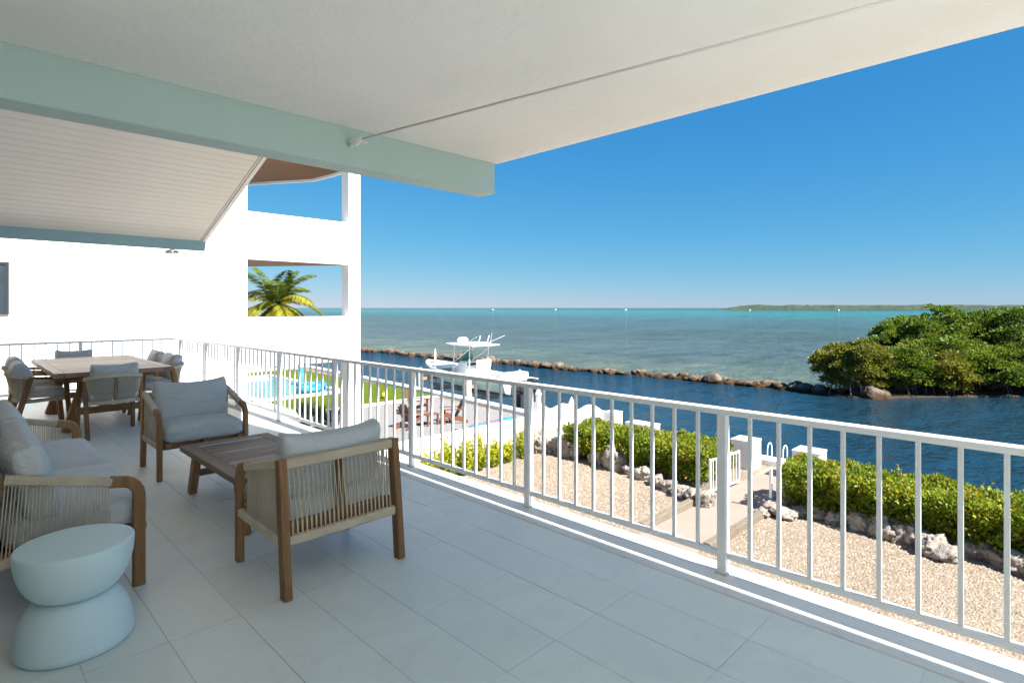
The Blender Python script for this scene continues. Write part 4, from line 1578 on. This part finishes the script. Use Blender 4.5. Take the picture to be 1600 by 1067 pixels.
# mangroves
def mangrove(label, u, d, vtop, rx, group, mat='mangrove_leaf', clumps=90, bark='bark', ln=(.15, .25), name='mangrove_tree'):
    p = ud(u, d, WZ)
    ztop = EYE - (vtop - 481) / 880 * d
    H = ztop - WZ
    t = thing(name, label, 'tree', (p.x, p.y, WZ), 0, group)
    lim = MB()
    Ps, Ds, Ts = [], [], []
    cz = H * 0.50
    for k in range(clumps):
        dvec = unit(1)[0]
        if dvec[2] < -0.8:
            dvec[2] *= -0.6
        rad = random.uniform(0.55, 1.0) ** 0.6
        wob = 1 + 0.40 * mnoise.noise(Vector(dvec) * 1.7 + Vector((u, 0, 0)))
        cpos = np.array([dvec[0] * rx * rad * wob, dvec[1] * rx * rad * wob, cz + dvec[2] * (H * 0.45) * rad * min(1.08, wob)])
        cpos[2] = max(0.35, cpos[2])
        cr = random.uniform(0.30, 0.78)
        if random.random() < 0.14 and dvec[2] > -0.1:
            cpos = np.array([cpos[0] * 1.16, cpos[1] * 1.16, (cpos[2] - cz) * 1.14 + cz])
            cr *= 0.6
        n = int(150 * cr / 0.5)
        o = unit(n)
        o[:, 2] = np.abs(o[:, 2]) * 0.9 - 0.15
        pts = cpos + o * cr * rng.uniform(0.55, 1.05, (n, 1)) * np.array([1, 1, 0.72])
        Ps.append(pts)
        Ds.append(o + unit(n) * 0.6 + np.array([0, 0, .35]))
        Ts.append(np.clip(0.42 + random.gauss(0, .2) + rng.normal(0, .17, n), 0, 1))
        if k % 2 == 0 or cr < 0.4:
            a = math.atan2(cpos[1], cpos[0])
            r0 = rx * 0.18
            mid = (cpos[0] * .5 + random.uniform(-.2, .2), cpos[1] * .5 + random.uniform(-.2, .2), cpos[2] * .55)
            lim.tube([(r0 * math.cos(a), r0 * math.sin(a), 0.2), mid, tuple(cpos)], [0.07, 0.045, 0.015], 5)
    lim.build('limbs', bark, t, smooth=True)
    rt = MB()
    for k in range(9):
        a = random.uniform(0, 6.28)
        r1 = rx * random.uniform(.35, .8)
        r2 = r1 * random.uniform(1.05, 1.3)
        rt.tube([(r1 * .5 * math.cos(a), r1 * .5 * math.sin(a), H * .28), (r1 * math.cos(a), r1 * math.sin(a), H * .2), (r2 * math.cos(a + .1), r2 * math.sin(a + .1), -0.25)], [0.05, 0.04, 0.03], 5)
    rt.build('prop_roots', 'pale_bark' if bark == 'pale_bark' else 'bark', t, smooth=True)
    P, D, T = np.concatenate(Ps), np.concatenate(Ds), np.concatenate(Ts)
    n = len(P)
    L = rng.uniform(ln[0], ln[1], n)
    me = leaf_mesh('crown', mat, P, D, unit(n), L, L * 0.55, T)
    tag(link('crown', me, t), kind='stuff')


G = 'green mangroves at the end of the breakwater'
LB = 'tall dark green mangrove in the dense clump on the islet'
mangrove('olive-yellow mangrove bush beside the last breakwater rocks', 1336, 36.0, 528, 2.1, G, 'mangrove_leaf_olive', 105, 'pale_bark')
mangrove('dark green mangrove right behind the olive bush at the breakwater', 1432, 39.0, 497, 2.8, G, clumps=170)
mangrove(LB, 1425, 40.8, 493, 2.3, G, clumps=120)
mangrove(LB, 1492, 41.5, 482, 3.3, G, clumps=200)
mangrove(LB, 1570, 39.5, 484, 3.2, G, clumps=200)
mangrove('tallest mangrove rising behind the dense clump on the islet', 1605, 44.0, 471, 3.4, G, clumps=170)
mangrove(LB, 1690, 40.5, 476, 3.4, G, clumps=170)
LB2 = 'low mangrove bush at the water edge before the tall ones'
mangrove('low green mangrove bush next to the olive one at the rocks', 1402, 36.2, 538, 1.9, G, 'mangrove_leaf', 110)
mangrove('low olive mangrove bush between greener bushes at the water edge', 1462, 36.3, 545, 2.0, G, 'mangrove_leaf_olive', 110)
mangrove(LB2, 1530, 36.6, 540, 2.2, G, 'mangrove_leaf', 120)
mangrove(LB2, 1600, 36.8, 538, 2.2, G, 'mangrove_leaf', 120)
# islet under them
vs = []
isl = [ud(u, d, 0) for u, d in ((1300, 35.0), (1360, 34.2), (1440, 34.6), (1520, 34.8), (1600, 35.0), (1760, 36.5), (1780, 46), (1600, 48), (1450, 46), (1350, 39.5), (1300, 37.5))]
struct(MB().prism([(q.x, q.y) for q in isl], WZ - 1.0, WZ + 0.05).build('islet', 'mud', bevel=0.05), 'low brown muddy islet under the mangroves')


# distant key on the horizon
def far_island():
    d0 = 1500.0
    m_ = MB()
    us = np.linspace(1122, 1760, 110)
    vs_, fs_ = [], []
    prof = []
    for u in us:
        e = min(1, (u - 1122) / 40.0)
        prof.append(WZ + e * (13.2 + 2.3 * mnoise.noise(Vector((u * .035, 0, 0))) + 1.6 * mnoise.noise(Vector((u * .2, 3, 0)))) + 0.6)
    for j, (dd, k) in enumerate(((d0, 0.0), (d0 + 5, 0.75), (d0 + 40, 1.0), (d0 + 200, 1.0), (d0 + 320, 0.0))):
        for u, z in zip(us, prof):
            q = ud(u, dd)
            zz = WZ - 0.5 + (z - WZ) * k + (0.9 * mnoise.noise(Vector((u * .5, j * 3.1, 0))) if 0 < k else 0)
            vs_.append((q.x, q.y, zz))
    nu = len(us)
    for j in range(4):
        for i in range(nu - 1):
            fs_.append((j * nu + i, j * nu + i + 1, (j + 1) * nu + i + 1, (j + 1) * nu + i))
    o = m_.add(vs_, fs_).build('distant_island', 'far_leaf', fix=True)
    a = o.data.attributes.new('tint', 'FLOAT', 'POINT')
    a.data.foreach_set('value', rng.uniform(0, 1, len(o.data.vertices)).astype(np.float32))
    o['kind'] = 'structure'
    o['label'] = 'low wooded island along the horizon'


far_island()


# ================================================================== boats
def loft(stations, close=True):
    m_ = MB()
    n = len(stations[0])
    vs = [p for s in stations for p in s]
    fs = []
    for i in range(len(stations) - 1):
        for k in range(n - 1):
            a = i * n + k
            fs.append((a, a + 1, a + n + 1, a + n))
    if close:
        fs.append(tuple(range(n)))
    return m_.add(vs, fs)


def motor_boat():
    # local: bow towards +y, origin under the keel amidships
    t = thing('boat', 'white and seafoam green fishing boat with hard top raised on a boat lift', 'boat', (20.75, 24.1, -3.07), R(-4))
    L = 8.6
    ys = [-4.3, -3.0, -1.5, 0, 1.2, 2.3, 3.2, 3.85, 4.3]
    half = [1.22, 1.28, 1.32, 1.32, 1.28, 1.12, .82, .46, .06]
    chin = [1.02, 1.06, 1.08, 1.05, .95, .74, .46, .20, .02]
    zg = [.92, .92, .95, 1.0, 1.08, 1.17, 1.26, 1.33, 1.38]
    zc = [.34, .33, .33, .36, .43, .56, .74, .95, 1.16]
    zk = [.02, .0, .0, .01, .05, .15, .35, .66, 1.02]

    def side(s):
        rows = []
        for i, y in enumerate(ys):
            rows.append([(s * chin[i], y, zc[i]), (s * (chin[i] * .45 + half[i] * .55), y, zc[i] + (zg[i] - zc[i]) * .5), (s * half[i], y, zg[i] - .16)])
        return loft(rows, False)
    for s in (-1, 1):
        side(s).build('hull_side', 'hull_green', t, smooth=True)
        rows = [[(s * half[i], y, zg[i] - .16), (s * (half[i] + .03), y, zg[i] - .10), (s * (half[i] + .02), y, zg[i]), (s * max(0.0, half[i] - .26), y, zg[i] + .01)] for i, y in enumerate(ys)]
        loft(rows, False).build('gunwale', 'gelcoat_white', t, smooth=False)
        rows = [[(s * max(0.0, half[i] - .26), y, zg[i] + .01), (s * max(0.0, half[i] - .30), y, .55 if i < 7 else zg[i] - .05)] for i, y in enumerate(ys)]
        loft(rows, False).build('inner_liner', 'gelcoat_white', t)
        rows = [[(0, y, zk[i]), (s * chin[i], y, zc[i])] for i, y in enumerate(ys)]
        loft(rows, False).build('hull_bottom', 'antifoul', t, smooth=True)
    rows = [[(-max(.01, half[i] - .28), y, .56), (max(.01, half[i] - .28), y, .56)] for i, y in enumerate(ys[:7])]
    loft(rows, False).build('cockpit_floor', 'gelcoat_white', t)
    MB().add([(-chin[0], -4.3, zc[0]), (0, -4.3, zk[0]), (chin[0], -4.3, zc[0]), (half[0], -4.3, zg[0]), (-half[0], -4.3, zg[0])], [(0, 1, 2, 3, 4)]).build('transom', 'gelcoat_white', t)
    MB().prism([(-1.0, 2.2), (1.0, 2.2), (.62, 3.2), (.1, 4.1), (-.1, 4.1), (-.62, 3.2)], 1.0, 1.19).build('fore_deck', 'gelcoat_white', t, bevel=0.03)
    # console, seats
    con = MB()
    con.add([(-.5, -.35, .56), (.5, -.35, .56), (.5, 1.0, .56), (-.5, 1.0, .56), (-.45, -.25, 1.55), (.45, -.25, 1.55), (.42, .35, 1.6), (-.42, .35, 1.6), (.45, .95, 1.1), (-.45, .95, 1.1)],
            [(0, 1, 5, 4), (4, 5, 6, 7), (7, 6, 8, 9), (9, 8, 2, 3), (1, 2, 8, 6, 5), (0, 4, 7, 9, 3)])
    co = con.build('console', 'gelcoat_white', t, bevel=0.04)
    MB().bar((0, .36, 1.58), (0, .05, 2.15), .84, .03, (0, 1, 0)).build('windshield', 'green_glass', co)
    MB().box(-.38, .38, -.27, -.262, 1.2, 1.5).build('dashboard', 'boat_black', co)
    MB().box(-.5, .5, -1.25, -.8, .56, 1.35).build('leaning_seat', 'gelcoat_white', t, bevel=0.05)
    MB().box(-.5, .5, -1.30, -1.2, 1.35, 1.75).build('seat_back', 'gelcoat_white', t, bevel=0.04)
    MB().box(-.9, .9, -3.9, -3.3, .56, 1.25).build('stern_bench', 'gelcoat_white', t, bevel=0.05)
    # hard top
    for s in (-1, 1):
        for y0, y1 in ((.8, .55), (-.75, -.85)):
            MB().tube([(s * .62, y0, .56), (s * .66, y1, 2.5)], .035, 8).build('top_post', 'gelcoat_white', t, smooth=True)
        MB().tube([(s * .64, .7, 1.5), (s * .66, -.8, 2.3)], .025, 6).build('top_brace', 'gelcoat_white', t, smooth=True)
        MB().tube([(s * .75, -.5, 2.56), (s * .95, -1.9, 3.05)], [.022, .010], 6).build('outrigger', 'gelcoat_white', t, smooth=True)
        MB().tube([(s * .3, -1.15, 2.6), (s * .3, -1.35, 3.05)], .03, 8).build('rod_holder', 'gelcoat_white', t, smooth=True)
    tp = MB().prism([(-.95, -1.5), (.95, -1.5), (1.0, .4), (.75, 1.35), (-.75, 1.35), (-1.0, .4)], 2.49, 2.57).build('hard_top', 'gelcoat_white', t, bevel=0.03)
    MB().lathe([(.28, 2.62), (.32, 2.68), (.32, 2.80), (.22, 2.88), (.05, 2.90)], 20, 0, .7).build('radar_dome', 'gelcoat_white', tp, smooth=True)
    MB().box(-.12, .12, .6, .8, 2.572, 2.63).build('radar_mount', 'gelcoat_white', tp)
    MB().box(-.5, .5, -.9, .1, 2.572, 2.66).build('life_jacket_box', 'gelcoat_white', tp, bevel=0.03)
    MB().tube([(.6, -1.1, 2.57), (.62, -1.2, 3.2)], [.012, .006], 5).build('antenna', 'gelcoat_white', tp)
    for s in (-1, 1):
        e = thing_part = MB()
        e.box(s * .42 - .2, s * .42 + .2, -5.0, -4.42, .42, 1.0)
        mo = e.build('outboard_motor', 'boat_black', t, bevel=0.07)
        MB().box(s * .42 - .09, s * .42 + .09, -4.85, -4.5, -.55, .43).build('motor_leg', 'boat_black', mo, bevel=0.03)
        MB().box(s * .42 - .16, s * .42 + .16, -4.45, -4.25, .3, .8).build('motor_bracket', 'metal_grey', mo)
    return t


motor_boat()


def boat_lift():
    t = thing('boat_lift', 'boat lift with wooden pilings and cross beams carrying the green boat', 'boat lift', (20.7, 24.1, WZ), R(-4))
    for y in (-2.3, 2.3):
        for x in (-1.75, 1.75):
            MB().tube([(x, y, -1.5), (x, y, 1.85)], .15, 12).build('piling', 'piling_wood', t, smooth=True)
            MB().lathe([(.17, 1.85), (.16, 1.92), (.02, 2.1)], 12, x, y).build('piling_cap', 'gelcoat_white', t)
        MB().box(-1.62, 1.62, y - .09, y + .09, .70, .90).build('cross_beam', 'metal_grey', t)
        MB().box(-1.62, 1.62, y + .10, y + .16, 1.35, 1.5).build('motor_beam', 'orange_board', t)
    for x in (-.55, .55):
        MB().bar((x, -3.4, .98), (x, 3.2, 1.00), .12, .18).build('bunk', 'piling_wood', t)


boat_lift()
for (u, d, z1, lb) in ((841, 25.3, -2.05, 'white-capped mooring piling near the boat stern'), (893, 23.5, -2.2, 'white-capped mooring piling beyond the wavy wall'), (680, 33.5, -0.9, 'slim white mooring pole by the boat bow')):
    q = ud(u, d, WZ)
    t = thing('mooring_piling', lb, 'piling', (q.x, q.y, WZ), 0, 'mooring pilings')
    r = .13 if z1 < -1 else .05
    MB().tube([(0, 0, -1.5), (0, 0, z1 - WZ - .35)], r, 12).build('pole', 'piling_wood' if r > .1 else 'gelcoat_white', t, smooth=True)
    MB().lathe([(r * 1.12, z1 - WZ - .37), (r * 1.12, z1 - WZ - .28), (.01, z1 - WZ)], 12).build('cap', 'gelcoat_white', t)

# specks on the horizon
for i, (u, d) in enumerate(((770, 900), (868, 1000), (978, 1100), (1172, 900), (1310, 850))):
    q = ud(u, d, WZ)
    t = thing('distant_boat', 'tiny white boat far out on the turquoise sea', 'boat', (q.x, q.y, WZ), R(30 + i * 25), 'distant boats')
    loft([[(-.1, y, .0) if abs(y) < 4 else (-.05, y, .6), (-w, y, 1.3), (w, y, 1.3), (.1, y, 0) if abs(y) < 4 else (.05, y, .6)] for y, w in ((-5, 1.3), (-2, 1.6), (2, 1.4), (5, .1))]).build('hull', 'gelcoat_white', t)
    MB().box(-.9, .9, -1.6, 1.4, 1.3, 3.0).build('cabin', 'gelcoat_white', t, bevel=0.1)
